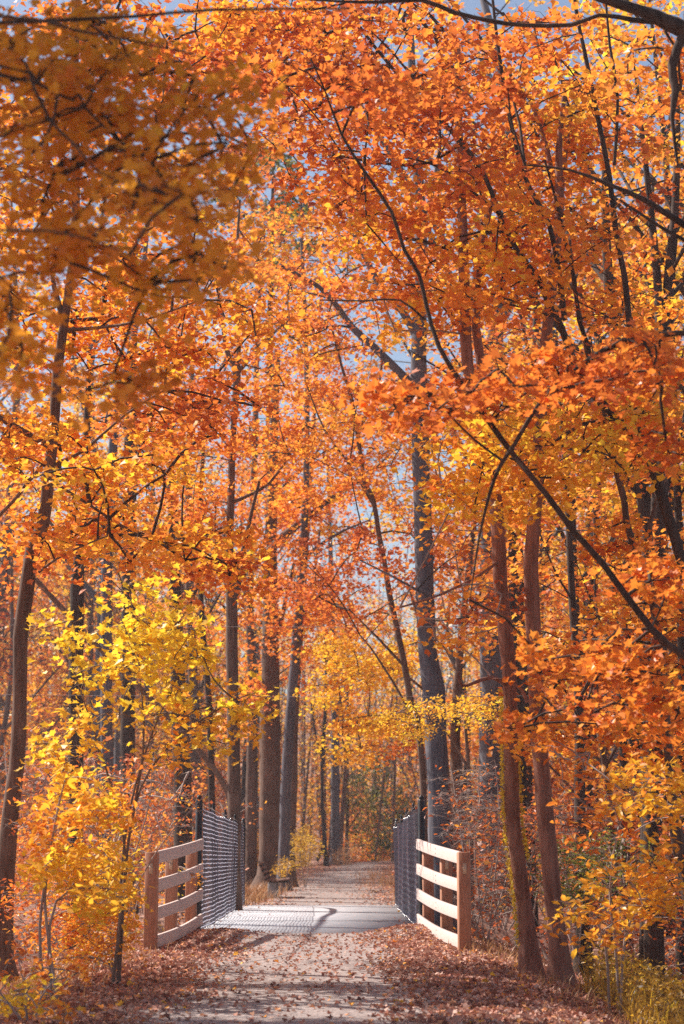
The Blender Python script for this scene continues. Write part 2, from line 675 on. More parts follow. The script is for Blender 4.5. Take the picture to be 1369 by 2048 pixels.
# ------------------------------------------------------------------ chain link fences on the bridge
def chain_fence(x, side, label, pale):
    t = thing('chain_link_fence', label, 'fence', (x, Y0, .03), 'chain link fences along the bridge')
    H0, H1 = 1.86, 1.70
    ny = 5
    posts = np.linspace(Y0, Y1, ny)
    for i, y in enumerate(posts):
        h = H0 + (H1 - H0) * i / (ny - 1)
        b = MB()
        r = .05 if i in (0, ny - 1) else .03
        px = x + side * .045
        b.tube([(px, y, -.25), (px, y, h), (px, y, h + .025)], [r, r, r * .6], 12)
        b.build('post', M['black_post'], t, smooth=True)
        c = MB()
        th = np.linspace(0, 2 * math.pi, 9)[:-1]
        c.tube([(px, y, h + .025), (px, y, h + .05), (px, y, h + .075)], [r * .75, r * .8, r * .25], 10)
        c.build('post_cap', M['black_post'], t, smooth=True)
    # woven mesh: flattened zigzag wires, every second one mirrored
    p = .05
    n = int((Y1 - Y0) / p)
    dark = MB()
    bow = lambda yy, zz: .014 * np.sin(zz * 2 + yy * .7) + .012 * np.sin(yy * 2.3)
    for i in range(n):
        y = Y0 + .04 + i * p
        h = H0 + (H1 - H0) * (y - Y0) / (Y1 - Y0) - .07
        m = int(h / p)
        z = .05 + np.arange(m) * p
        yy = y + np.where(np.arange(m) % 2 == 0, 0, p) + rng.normal(0, .0015, m)
        xx = x + np.where(np.arange(m) % 2 == 0, -.004, .004) + bow(y, z)
        dark.tube(np.stack([xx, yy, z], -1), .0023, 5, cap=False)
    dark.build('mesh_panel', M['vinyl'], t, smooth=True)
    if pale:
        # sun glints on the wires, put in as pale strips along the rows; the runs end at the same wires, row by row
        light = MB()
        cols = [Y0 + .05]
        while cols[-1] < Y1 - .3:
            cols.append(cols[-1] + rng.uniform(.35, .75))
        gone = rng.uniform(size=len(cols))
        for k in range(27):
            z0 = .09 + k * .0635
            for c in range(len(cols) - 1):
                f = (cols[c] - Y0) / (Y1 - Y0)
                keep = 1 - sstep(.3, .9, f) * .85 - (.4 if gone[c] < .25 and abs(k - 12) < 8 else 0)
                if keep < .12:
                    continue
                wd = cols[c + 1] - cols[c] - .024
                q = np.linspace(cols[c] + .012, cols[c] + .012 + wd * keep, 6)
                zz = z0 * (1 - .085 * (q - Y0) / (Y1 - Y0)) + .003 * np.sin(q * 7 + k)
                xq = x + .009 + bow(q, zz)
                hw = .0062 - .003 * f
                v = np.concatenate([np.stack([xq + d_, q, zz + e_], -1) for d_, e_ in ((0, -hw), (.003, -hw), (.003, hw), (0, hw))])
                i = np.arange(5)
                for a_, b_ in ((0, 1), (1, 2), (2, 3), (3, 0)):
                    light.add(v, np.stack([a_ * 6 + i, a_ * 6 + i + 1, b_ * 6 + i + 1, b_ * 6 + i], -1))
        light.build('glint_strips', M['glint_strips'], t)
    # top and bottom selvage wires
    for zz, nm in ((1.0, 'tension_wire'), (.02, 'tension_wire')):
        q = np.linspace(Y0, Y1, 90)
        h = (H0 + (H1 - H0) * (q - Y0) / (Y1 - Y0) - .05) * zz if zz > .5 else np.full(90, .05)
        b = MB()
        b.tube(np.stack([x + .012 * np.sin(h * 2 + q * .7) + .010 * np.sin(q * 2.3), q, h + .006 * np.sin(q * 5)], -1), .007, 5)
        b.build(nm, M['vinyl'], t)
    return t


chain_fence(FL, -1, 'navy chain link fence with pale glinting rows along the left bridge side', True)
chain_fence(FR, 1, 'dark chain link fence along the right bridge side, beside the sunlit rail', False)

# ------------------------------------------------------------------ four board approach rails
def rail(sign, A, B, label):
    """A: bridge end, B: end nearest the camera (x, y)"""
    A, B = np.array(A), np.array(B)
    t = thing('board_rail', label, 'wooden rail', (*B, terrain(*B)), 'wooden rails at the bridge end')
    d = (B - A) / np.linalg.norm(B - A)
    nrm = np.array((-d[1], d[0]))
    if nrm[0] * sign > 0:
        nrm = -nrm                                   # towards the path
    rot = np.array(((nrm[0], d[0], 0), (nrm[1], d[1], 0), (0, 0, 1)))
    L = np.linalg.norm(B - A)
    for k, (s, ztop, wd, dp) in enumerate(((L, 1.155, .145, .15), (L * .52, 1.18, .145, .15), (.35, 1.22, .145, .15))):
        p = A + d * s - nrm * (.10 if k else .03)
        g = float(terrain(*p)) - .3
        b = MB()
        b.box((*p, (ztop + g) / 2), (wd, dp, ztop - g), rot, .008)
        po = b.build('post', M['post'], t)
        if k < 2:
            q = MB()
            c = p + d * (dp / 2 + .003)
            q.box((*c, ztop - .19), (.045, .006, .125), rot)
            pl = q.build('reflector_plate', M['plaque'], po)
    for k in range(4):
        zA, zB = 1.255 - k * .345, 1.09 - k * .328
        w2 = .0725
        n = 15
        s = np.linspace(-.02, L - .085, n)
        f = (s - s[0]) / (s[-1] - s[0])
        z = zA + (zB - zA) * f - (.004 + .007 * k) * np.sin(f * math.pi)
        off = -.022 + .02 * np.sin(f * math.pi)
        th = .038
        v = []
        for i in range(n):
            for (o, dz) in ((0, -w2), (th, -w2), (th, -w2 + .004), (th, w2 - .004), (th - .004, w2), (0, w2)):
                q = A + d * s[i] + nrm * (off[i] + o)
                v.append((q[0], q[1], z[i] + dz))
        f_ = [(i * 6 + j, i * 6 + (j + 1) % 6, i * 6 + 6 + (j + 1) % 6, i * 6 + 6 + j) for i in range(n - 1) for j in range(6)]
        b = MB()
        v = np.array(v)
        b.add(v, np.array(f_))
        b.add(v[:6], np.array([range(6)]))
        b.add(v[-6:], np.array([range(5, -1, -1)]))
        bo = b.build('rail_board', M['board'], t)
        for s_ in (L - .15, L * .52, .35):
            for e_ in (-.022, .022):
                ff = (s_ - s[0]) / (s[-1] - s[0])
                c = A + d * s_ + nrm * (-.022 + .02 * math.sin(ff * math.pi) + th)
                zc = zA + (zB - zA) * ff - (.004 + .007 * k) * math.sin(ff * math.pi) + e_ * 1.4
                q = MB()
                q.tube([(c[0] - nrm[0] * .004, c[1] - nrm[1] * .004, zc), (c[0] + nrm[0] * .005, c[1] + nrm[1] * .005, zc)], .009, 8)
                q.build('bolt', M['concrete_leg'], bo)
    return t


rail(-1, (FL + .02, 25.9), (-2.235, 21.9), 'weathered board rail in shade at the left bridge end')
rail(1, (FR - .02, 25.9), (1.42, 21.9), 'board rail with brightly sunlit boards at the right bridge end')

# ------------------------------------------------------------------ bench beyond the bridge
BX, BY = at(541, 1765, 43.0)[0], 43.0
gz = float(terrain(BX, BY))
bench = thing('park_bench', 'brown slatted bench on concrete legs beside the path past the bridge', 'bench', (BX, BY, gz))
prof = []
for i in range(7):
    prof.append((-.30 + .0 * i, 0, 0))
seat_p = [(.37, .44, 0), (.27, .425, 0), (.17, .415, 0), (.07, .415, 0), (-.03, .43, 10)]
back_p = [(-.10, .50, 55), (-.15, .60, 62), (-.20, .70, 66), (-.25, .80, 68)]


def slats(name, pr):
    b = MB()
    for (x, z, a) in pr:
        ca, sa = math.cos(R(a)), math.sin(R(a))
        rot = np.array(((ca, 0, sa), (0, 1, 0), (-sa, 0, ca)))
        rot = np.array(((ca, 0, -sa), (0, 1, 0), (sa, 0, ca))) @ np.diag((-1, 1, 1)) if a else np.eye(3)
        b.box((BX + x, BY + .8, gz + z), (.088, 1.75, .035), rot, .004)
    b.build(name, M['slat'], bench)


slats('seat', seat_p)
slats('backrest', back_p)
for yy in (BY + .12, BY + 1.45):
    b = MB()
    b.box((BX + .04, yy, gz + .13), (.20, .12, .50), None, .01)
    b.build('leg', M['concrete_leg'], bench)
    b = MB()
    b.tube([(BX + .39, yy, gz + .405), (BX + .05, yy, gz + .385), (BX - .08, yy, gz + .44), (BX - .19, yy, gz + .66), (BX - .27, yy, gz + .86)], .028, 6)
    b.build('bracket', M['black_post'], bench)

# ------------------------------------------------------------------ trees read off the photograph
# left foreground maple
D = 19.5
T1 = [(4, 1915, 46), (6, 1800, 46), (22, 1620, 38), (33, 1538, 34), (40, 1407, 31), (41, 1275, 32), (53, 1188, 33), (66, 1100, 32), (86, 1050, 29), (98, 950, 26), (109, 850, 23),
                 (115, 750, 22), (128, 650, 20), (142, 550, 19), (152, 425, 19), (151, 300, 18), (151, 120, 17), (157, -60, 16), (165, -300, 12)]
trunk = px_line([(a_, b_, c_ * .92) for a_, b_, c_ in T1], D)
limbs = [px_line([(130, 645, 15), (110, 580, 11), (106, 530, 9), (122, 470, 7), (90, 380, 5)], D),
         px_line([(112, 900, 9), (60, 960, 8), (0, 1030, 7), (-80, 1060, 5)], [D, D, D + .3, D + .6]),
         px_line([(128, 660, 9), (200, 655, 7), (290, 640, 5), (400, 600, 3)], [D, D - .3, D - .8, D - 1]),
         px_line([(150, 330, 9), (90, 430, 6), (20, 520, 5), (-60, 560, 4)], [D, D, D - .5, D - 1]),
         px_line([(110, 930, 8), (170, 900, 7), (250, 830, 5), (330, 780, 4)], [D, D - .4, D - .7, D - 1]),
         px_line([(100, 960, 7), (180, 1010, 6), (260, 1060, 5), (350, 1080, 3)], [D, D + .5, D + 1, D + 1.3]),
         px_line([(60, 1160, 7), (110, 1120, 5), (170, 1090, 4), (220, 1070, 3)], [D, D - .5, D - 1, D - 1.2]),
         ([at(112, 900, D), (-5.2, 18.6, 6.6), (-6.8, 18.2, 7.6)], [.035, .03, .012]),
         ([at(150, 400, D), (-5.0, 19.0, 9.3), (-6.5, 18.6, 10.2)], [.035, .03, .012])]
shade_sprays = []  # unseen crown sprays added along sun rays to shade the near path
while len(shade_sprays) < 400:
    gy = rng.uniform(10.5, 16.6)
    if rng.uniform() > .35 + .65 * (math.sin(gy * 3.1 + 1.0) > -.35):
        continue
    g_ = np.array((rng.uniform(-3.4, 3.2), gy, 0))
    a_ = g_ + np.array(SUN) / SUN.z * rng.uniform(4.6, 9.5)
    lit = [g_ + np.array(SUN) / SUN.z * k_ for k_ in (.3, .8, 1.4, 2.0, 2.6, 3.2, 3.8, 4.4)]
    if any((-3.8 < q_[0] < -1.5 and 15.2 < q_[1] < 17.4 and q_[2] > 2.2) or (-2.8 < q_[0] < -1.8 and 14.4 < q_[1] < 15.9 and 1.2 < q_[2] < 2.8) or (1.8 < q_[0] < 3.4 and 14.8 < q_[1] < 17.3 and q_[2] < 2.7) for q_ in lit):
        continue
    if a_[0] < -.2 * a_[1] - .7 and a_[0] > -9.5:
        shade_sprays.append(a_)
build_tree('maple_tree', 'curving brown maple trunk at the left edge with pinkish orange sprays', 'tree', trunk, limbs,
           [(behind(c_[0], T1, D, .42), c_[1], c_[2]) for c_ in [(ell(190, 920, 230, 75, 17, 22, 34), .70, .10), (ell(290, 1075, 240, 65, 17.5, 22, 32), .64, .11), (ell(400, 1140, 100, 26, 17, 20, 7), .45, .08),
            (ell(330, 500, 130, 80, 18, 22, 16), .55, .1), (ell(300, 650, 240, 100, 18, 22, 34), .60, .1), (ell(60, 880, 90, 60, 18, 21, 9), .55, .08),
            (ell(400, 800, 140, 70, 18, 22, 14), .42, .08), (ell(60, 1090, 70, 60, 18, 22, 7), .46, .08), (ell(200, 160, 200, 120, 18, 22, 18), .46, .1),
            (ell(400, 120, 130, 100, 18, 22, 13), .5, .12), (ell(40, 620, 60, 60, 18, 21, 5), .6, .1), (ell(320, 50, 200, 80, 18, 23, 20), .42, .12), (ell(110, 230, 150, 220, 20, 24, 34), .46, .12), (ell(130, 700, 130, 90, 19.8, 23, 16), .55, .12), (ell(20, 420, 60, 110, 18, 21, 8), .62, .1), (shade_sprays, .5, .1)]],
           M['bark_brown'], kind='lobed', size=.085, per=58, spr=.62, twigm=M['bark_dark'])

# near bough hanging in at the upper left, its tree just outside the frame
base = np.array((-2.9, 6.6, 0))
tp = [(-2.95, 6.5, -.3), (-2.9, 6.5, 2), (-2.85, 6.6, 4), (-3.0, 6.8, 6.5), (-3.3, 7.2, 9)]
shade_sprays = []  # unseen sprays added between the sun and the bough to darken it
while len(shade_sprays) < 340:
    a_ = at(rng.uniform(-60, 480), rng.uniform(-60, 780), rng.uniform(7, 9.3)) + np.array(SUN) / SUN.z * rng.uniform(1.0, 4.2)
    if a_[0] < -.2 * a_[1] - .45:
        shade_sprays.append(a_)
limbs = [px_line([(-420, 60, 20), (0, 45, 9), (130, 40, 9), (280, 32, 8), (420, 20, 7), (700, 17, 4)], [6.6, 7, 7.2, 7.3, 7.4, 7.6]),
         px_line([(-420, 60, 14), (0, 32, 8), (150, 60, 7), (330, 95, 5), (470, 130, 3)], [6.6, 6.8, 6.8, 6.9, 7]),
         px_line([(-450, 250, 14), (0, 132, 8), (70, 180, 8), (100, 240, 7), (150, 290, 6), (200, 345, 4), (270, 370, 3)], [6.6, 7, 7, 7, 7, 7, 7]),
         px_line([(-400, 160, 12), (0, 150, 8), (115, 188, 7), (170, 215, 6), (240, 285, 5), (300, 320, 3)], [6.6, 7.4, 7.5, 7.6, 7.7, 7.8]),
         px_line([(-450, 480, 10), (0, 460, 6), (150, 470, 5), (260, 510, 3)], [6.6, 6.4, 6.4, 6.5])]
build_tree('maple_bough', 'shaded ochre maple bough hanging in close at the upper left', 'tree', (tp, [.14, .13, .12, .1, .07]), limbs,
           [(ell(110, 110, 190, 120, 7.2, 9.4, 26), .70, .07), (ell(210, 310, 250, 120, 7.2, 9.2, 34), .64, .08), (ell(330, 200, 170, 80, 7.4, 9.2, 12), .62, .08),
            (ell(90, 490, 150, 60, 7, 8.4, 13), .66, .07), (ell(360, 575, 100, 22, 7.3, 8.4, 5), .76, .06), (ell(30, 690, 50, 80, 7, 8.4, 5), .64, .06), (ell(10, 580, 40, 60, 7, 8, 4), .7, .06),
            (ell(300, 420, 110, 50, 6.5, 7.8, 8), .62, .07), (ell(230, 770, 110, 30, 8, 9, 5), .55, .06), (ell(300, 330, 300, 270, 8, 9.6, 16), .5, .1), (shade_sprays, .66, .08, 2.4)],
           M['bark_dark'], leafm='ochre_shade', kind='maple', size=.056, per=36, spr=.31, flat=.2, twig_n=3, krad=.0013)

# right hand leaning maples
D = 18.0
stemA = px_line([(1404, 1330, 24), (1369, 1140, 22), (1334, 1025, 23), (1304, 925, 22), (1274, 875, 18), (1194, 795, 16), (1149, 725, 15), (1124, 655, 14), (1094, 600, 12), (1079, 560, 12), (1034, 500, 11),
                 (999, 425, 11), (969, 350, 10), (924, 285, 10), (854, 210, 8), (784, 135, 7), (714, 45, 6), (670, -30, 4)], D)
tg = px_line([(1440, 1900, 34), (1428, 1600, 30), (1404, 1330, 26)], D)
trunkA = (tg[0][:-1] + stemA[0], tg[1][:-1] + stemA[1])
limbsA = [px_line([(1284, 880, 16), (1264, 775, 15), (1259, 650, 14), (1249, 550, 13), (1234, 475, 13), (1219, 350, 12), (1199, 250, 11), (1184, 175, 10), (1169, 100, 9), (1154, 30, 8), (1140, -80, 6)], D + .2),
          px_line([(1229, 330, 8), (1236, 200, 7), (1220, 90, 6), (1212, 0, 5)], D + .2),
          px_line([(1130, 640, 13), (1119, 550, 12), (1099, 450, 11), (1059, 375, 10), (1034, 300, 9), (1009, 175, 9), (994, 75, 8), (984, -20, 6)], D - .3),
          px_line([(1190, 790, 10), (1176, 690, 10), (1158, 640, 9), (1150, 560, 8), (1130, 480, 7), (1118, 420, 6), (1090, 320, 5)], D + .4),
          px_line([(920, 290, 6), (860, 200, 5), (790, 110, 5), (740, 60, 3)], D + .5),
          px_line([(1000, 430, 6), (930, 370, 6), (870, 330, 5), (780, 310, 4), (680, 300, 3)], D - .5)]
cA = [(ell(720, 100, 260, 110, 17, 22, 56), .40, .12), (ell(900, 250, 200, 110, 16.5, 21, 34), .42, .12), (ell(860, 420, 220, 110, 17, 21.5, 40), .54, .13),
      (ell(1100, 200, 110, 60, 17, 20, 12), .6, .08), (ell(1050, 70, 130, 70, 17, 21, 12), .46, .1), (ell(1090, 480, 130, 80, 16.5, 20, 20), .58, .09), (ell(650, 380, 90, 40, 18, 22, 9), .52, .08),
      (ell(960, 560, 170, 90, 17, 21, 26), .5, .1), (ell(1290, 330, 80, 80, 18, 22, 6), .46, .1), (ell(1110, 880, 220, 95, 16.5, 21, 48), .72, .08), (ell(980, 990, 110, 45, 17, 21, 15), .72, .08),
      (ell(1280, 620, 90, 50, 18, 22, 8), .6, .1), (ell(1280, 780, 90, 90, 17, 20, 12), .6, .1), (ell(540, 60, 130, 80, 18, 23, 24), .46, .13), (ell(640, 250, 130, 70, 19, 23, 16), .48, .12), (ell(1180, 130, 190, 120, 22, 26, 12), .48, .1)]
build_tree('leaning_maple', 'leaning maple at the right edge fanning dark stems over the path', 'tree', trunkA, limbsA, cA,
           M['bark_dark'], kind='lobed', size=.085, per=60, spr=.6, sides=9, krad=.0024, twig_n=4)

# near dark boughs from a maple outside the right edge
D = 12.5
trunk = ([(3.5, 12.8, -.6), (3.45, 12.7, 1.5), (3.2, 12.6, 3.2), (3.0, 12.5, 5.2), (2.75, 12.4, 7.4)], [.19, .17, .15, .13, .11])
limbs = [px_line([(1590, 1500, 26), (1480, 1400, 20), (1369, 1312, 15), (1303, 1258, 15), (1204, 1125, 14), (1149, 1065, 13), (1094, 990, 13), (1024, 905, 12), (979, 845, 12), (929, 775, 11), (879, 695, 10),
                  (854, 615, 9), (839, 550, 9), (809, 500, 8), (784, 425, 8), (734, 350, 7), (684, 270, 6), (650, 180, 4), (610, 90, 3)], [12.6] * 3 + [12.7] * 4 + [12.9] * 4 + [13] * 8),
         px_line([(1560, 640, 18), (1369, 665, 12), (1284, 675, 12), (1209, 700, 12), (1149, 742, 12), (1104, 780, 11), (1064, 830, 10), (1029, 890, 9), (999, 935, 9), (979, 990, 7), (959, 1075, 5), (949, 1140, 4), (940, 1200, 2)], 12.2),
         px_line([(1010, 925, 6), (950, 880, 5), (900, 830, 4), (870, 790, 3)], 12.4),
         px_line([(1560, 240, 60), (1420, 90, 50), (1369, 60, 40), (1329, 42, 34), (1284, 22, 26), (1184, -10, 18), (1050, -60, 12)], 12.3),
         px_line([(1369, 62, 20), (1345, 130, 20), (1352, 180, 18), (1345, 235, 10), (1356, 330, 5)], 12.3),
         px_line([(1330, 44, 14), (1270, 40, 12), (1200, 30, 9), (1144, 50, 9), (1044, 50, 10), (984, 42, 10), (909, 25, 10), (844, 0, 10), (760, 4, 8), (684, 3, 6), (560, -5, 4)], 12.5),
         px_line([(1560, 560, 20), (1369, 450, 15), (1290, 400, 12), (1220, 370, 9), (1140, 340, 6), (1050, 330, 4)], 12.8),
         px_line([(1480, 520, 14), (1369, 480, 9), (1300, 440, 7), (1240, 400, 5)], 12.6),
         px_line([(850, 640, 6), (800, 600, 4), (730, 602, 4), (640, 600, 3)], 13),
         px_line([(920, 760, 5), (850, 720, 4), (820, 700, 2)], 13)]
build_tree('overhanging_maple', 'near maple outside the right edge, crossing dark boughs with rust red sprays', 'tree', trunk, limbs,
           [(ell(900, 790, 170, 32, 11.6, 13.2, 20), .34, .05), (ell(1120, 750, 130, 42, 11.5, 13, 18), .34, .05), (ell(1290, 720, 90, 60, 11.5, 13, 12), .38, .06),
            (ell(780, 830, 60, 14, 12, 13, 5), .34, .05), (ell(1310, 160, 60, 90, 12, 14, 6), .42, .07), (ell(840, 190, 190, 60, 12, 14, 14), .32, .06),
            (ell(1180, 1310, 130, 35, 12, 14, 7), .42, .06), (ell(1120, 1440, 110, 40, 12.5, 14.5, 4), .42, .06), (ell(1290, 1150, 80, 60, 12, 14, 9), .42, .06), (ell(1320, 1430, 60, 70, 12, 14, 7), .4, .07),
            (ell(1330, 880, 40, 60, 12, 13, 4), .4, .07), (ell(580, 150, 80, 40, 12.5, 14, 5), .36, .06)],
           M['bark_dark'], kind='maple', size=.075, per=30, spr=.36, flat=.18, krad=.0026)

# slim maple rising out of frame at right
D = 18.5
trunk = px_line([(1395, 1880, 36), (1372, 1740, 34), (1358, 1690, 29), (1348, 1614, 22), (1337, 1500, 19), (1330, 1416, 20), (1318, 1291, 19), (1307, 1208, 17), (1290, 1150, 15), (1278, 1125, 14), (1253, 1042, 14), (1249, 1000, 14),
                 (1229, 925, 14), (1214, 850, 13), (1199, 800, 13), (1184, 750, 11), (1164, 650, 9), (1149, 575, 8), (1140, 480, 6)], D)
build_tree('slim_maple', 'slim dark maple trunk by the right edge, standing behind the long diagonal bough', 'tree', trunk,
           [px_line([(1307, 1200, 11), (1310, 1120, 10), (1300, 1050, 9), (1330, 960, 7), (1360, 880, 5)], D + .2), px_line([(1320, 1300, 7), (1260, 1330, 5), (1190, 1350, 4), (1120, 1360, 3)], [D, D - .4, D - .8, D - 1])],
           [(ell(1190, 1330, 170, 46, 17, 20, 19), .45, .1), (ell(1150, 1450, 140, 36, 17, 20, 12), .46, .1), (ell(1310, 1210, 80, 60, 17, 20, 10), .5, .09), (ell(1320, 1450, 70, 80, 18, 21, 10), .45, .08),
            (ell(1250, 1100, 110, 50, 18, 21, 10), .48, .1)], M['bark_brown'], size=.08, per=55, spr=.5, twigm=M['bark_dark'], krad=.003)

# twin reddish trunks at right
D = 19.0
t1 = px_line([(1062, 1940, 34), (1056, 1879, 33), (1048, 1803, 29), (1027, 1652, 30), (1023, 1550, 30), (1021, 1416, 27), (1018, 1332, 28), (1010, 1249, 30), (1001, 1166, 29), (997, 1062, 29), (985, 950, 27), (960, 820, 25),
              (936, 730, 24), (930, 600, 23), (926, 450, 20), (918, 250, 16), (915, 80, 12)], D)
build_tree('maple_tree', 'reddish trunk edged with yellow vine, left of the twin trunks behind the sunlit rail', 'tree', t1,
           [px_line([(962, 825, 20), (964, 740, 20), (953, 660, 19), (955, 600, 16), (968, 480, 12), (990, 380, 9)], D + .2),
            px_line([(1000, 1120, 7), (960, 1150, 6), (880, 1190, 5), (800, 1215, 4)], [D, D - .3, D - .6, D - 1]),
            px_line([(1012, 1370, 9), (985, 1355, 8), (950, 1365, 7), (925, 1372, 6), (916, 1345, 4)], [D, D - .4, D - .6, D - .8, D - .9])],
           [(ell(930, 1180, 100, 90, 18, 20, 6), .45, .1, .5), (ell(800, 620, 90, 60, 18, 21, 5), .55, .09, .6), (ell(880, 960, 50, 130, 17, 19, 6), .58, .08, .6), (ell(870, 1290, 60, 60, 17, 19, 4), .5, .08, .4)],
           M['bark_red'], size=.085, per=50, spr=.45, twigm=M['twig_pale'], sides=12, krad=.003)
vine_parent = bpy.data.objects['maple_tree.001']
vm = MB()
for sgn, lo, hi, cnt in ((-1, 1380, 1900, 520), (1, 1520, 1720, 200)):
    y_ = rng.uniform(lo, hi, cnt)
    xx = np.interp(y_, [1332, 1416, 1550, 1652, 1803, 1879, 1940], [1018, 1021, 1023, 1027, 1048, 1056, 1062])
    hw = np.interp(y_, [1332, 1940], [14.5, 18])
    p = np.array([at(x + sgn * (h + abs(rng.normal(0, 3.5))), y, D + rng.uniform(-.12, .12)) for x, y, h in zip(xx, y_, hw)])
    leaves(vm, p, .045, np.clip(rng.normal(.9, .08, cnt), 0, 1), 'oval', .2)
vm.build('vine', M['olive'], vine_parent, tint=True)
t2 = px_line([(1124, 1975, 38), (1115, 1879, 34), (1104, 1765, 34), (1093, 1652, 34), (1080, 1500, 31), (1076, 1478, 30), (1072, 1374, 29), (1067, 1249, 31), (1062, 1125, 29), (1071, 1021, 27), (1080, 860, 25), (1095, 660, 23), (1112, 500, 21),
              (1120, 410, 19), (1118, 300, 14), (1130, 180, 9)], D - .3)
build_tree('maple_tree', 'reddish trunk with a pale sunlit edge, right of the twin trunks behind the sunlit rail', 'tree', t2,
           [px_line([(1120, 415, 14), (1136, 260, 11), (1155, 200, 8)], D), px_line([(1119, 440, 13), (1095, 300, 11), (1062, 205, 8)], D),
            px_line([(1056, 1405, 8), (1040, 1375, 7), (1010, 1360, 6), (985, 1358, 4)], D - .6)],
           [(ell(1090, 330, 90, 90, 18.5, 21, 8), .56, .09), (ell(1190, 250, 80, 90, 19, 22, 6), .5, .09)],
           M['bark_red'], size=.085, per=50, spr=.5, twigm=M['bark_dark'], sides=12, krad=.003)

# big blue grey trunk beyond the right fence
D = 34.0
trunk = px_line([(884, 1780, 50), (880, 1687, 44), (876, 1557, 42), (868, 1394, 46), (868, 1372, 45), (855, 1297, 38), (850, 1148, 37), (845, 1000, 36), (841, 870, 36), (840, 800, 37), (838, 700, 31), (841, 600, 29), (843, 500, 27), (838, 380, 23), (828, 220, 19), (820, 20, 14), (815, -160, 8)], D)
build_tree('large_tree', 'tall blue grey trunk rising beyond the right fence, forking high up', 'tree', trunk,
           [px_line([(832, 780, 20), (800, 745, 18), (744, 690, 16), (705, 655, 14), (684, 625, 12), (640, 575, 10), (560, 530, 6)], [D, D, D, D, D, D - .5, D - 1]),
            px_line([(832, 670, 18), (804, 620, 16), (774, 595, 14), (749, 550, 13), (715, 480, 11), (690, 400, 7)], D),
            px_line([(842, 480, 14), (862, 400, 10), (880, 300, 7)], D),
            px_line([(835, 1180, 5), (780, 1150, 4), (720, 1120, 3)], D - 1)],
           [(ell(620, 620, 180, 100, 31, 38, 30), .50, .1), (ell(760, 480, 130, 110, 31, 38, 24), .48, .1), (ell(900, 600, 90, 110, 33, 38, 16), .56, .1), (ell(860, 300, 110, 150, 32, 38, 18), .45, .1),
            (ell(950, 1130, 120, 120, 32, 36, 16), .36, .1), (ell(905, 840, 50, 100, 33, 36, 8), .55, .1)],
           M['bark_grey'], size=.10, per=70, spr=.85, sides=12, twigm=M['bark_dark'])

# leaning slim tree at mid path, right of centre
D = 37.0
trunk = px_line([(852, 1760, 13), (846, 1560, 13), (838, 1464, 14), (825, 1420, 14), (810, 1334, 13), (795, 1260, 12), (779, 1186, 12), (769, 1122, 11), (758, 1067, 11), (747, 1000, 10), (730, 965, 10), (724, 925, 9), (714, 860, 9), (704, 800, 8), (686, 740, 6), (660, 640, 4)], D)
build_tree('leaning_tree', 'slim mossy trunk leaning left over the path past the right fence', 'tree', trunk,
           [px_line([(714, 862, 7), (735, 830, 6), (758, 770, 6), (765, 715, 5), (770, 650, 4)], D), px_line([(806, 1330, 6), (760, 1280, 5), (735, 1255, 4), (700, 1220, 3)], D - .5),
            px_line([(835, 1450, 6), (790, 1370, 5), (745, 1300, 4), (720, 1270, 3)], D - 1), px_line([(747, 1010, 6), (700, 930, 5), (650, 860, 4), (610, 760, 3)], D + .4)],
           [(ell(680, 860, 130, 120, 34, 40, 26), .52, .12), (ell(730, 1170, 100, 90, 34, 40, 18), .38, .08), (ell(690, 1100, 120, 40, 34, 40, 10), .36, .08), (ell(840, 1080, 80, 90, 36, 41, 10), .42, .1)],
           M['bark_brown'], size=.09, per=75, spr=.75, twigm=M['bark_dark'], krad=.004)

# gold sprays right of centre
D = 44.0
trunk = px_line([(905, 1760, 12), (895, 1560, 11), (880, 1400, 10), (850, 1280, 8), (820, 1180, 6)], D)
build_tree('young_maple', 'young maple with layered golden sprays reaching over the far path', 'tree', trunk,
           [px_line([(890, 1500, 6), (830, 1440, 5), (760, 1430, 4), (690, 1440, 3)], D), px_line([(880, 1410, 6), (810, 1350, 5), (740, 1330, 4), (660, 1340, 3)], [D, D, D + 1, D + 2])],
           [(ell(745, 1300, 105, 55, 42, 48, 26), .76, .07), (ell(690, 1370, 70, 50, 42, 48, 15), .78, .07), (ell(740, 1440, 85, 30, 42, 47, 14), .78, .06), (ell(715, 1490, 50, 26, 42, 47, 7), .76, .06), (ell(800, 1470, 50, 40, 42, 46, 9), .42, .08)],
           M['bark_brown'], size=.10, per=85, spr=.75, krad=.004)
D = 29.5
trunk = px_line([(945, 1800, 9), (942, 1650, 9), (938, 1540, 8), (930, 1440, 6)], D)
build_tree('sapling', 'sapling with small lemon yellow sprays just behind the right fence post', 'sapling', trunk,
           [px_line([(938, 1540, 5), (890, 1460, 4), (830, 1430, 3), (780, 1425, 2)], D)],
           [(ell(880, 1425, 115, 30, 28, 31, 24), .80, .07), (ell(830, 1460, 60, 16, 28, 31, 8), .78, .07), (ell(960, 1420, 40, 40, 28.5, 31, 6), .76, .07)],
           M['twig_brown'], leafm='leaf', kind='oval', size=.062, per=60, spr=.4, krad=.002)

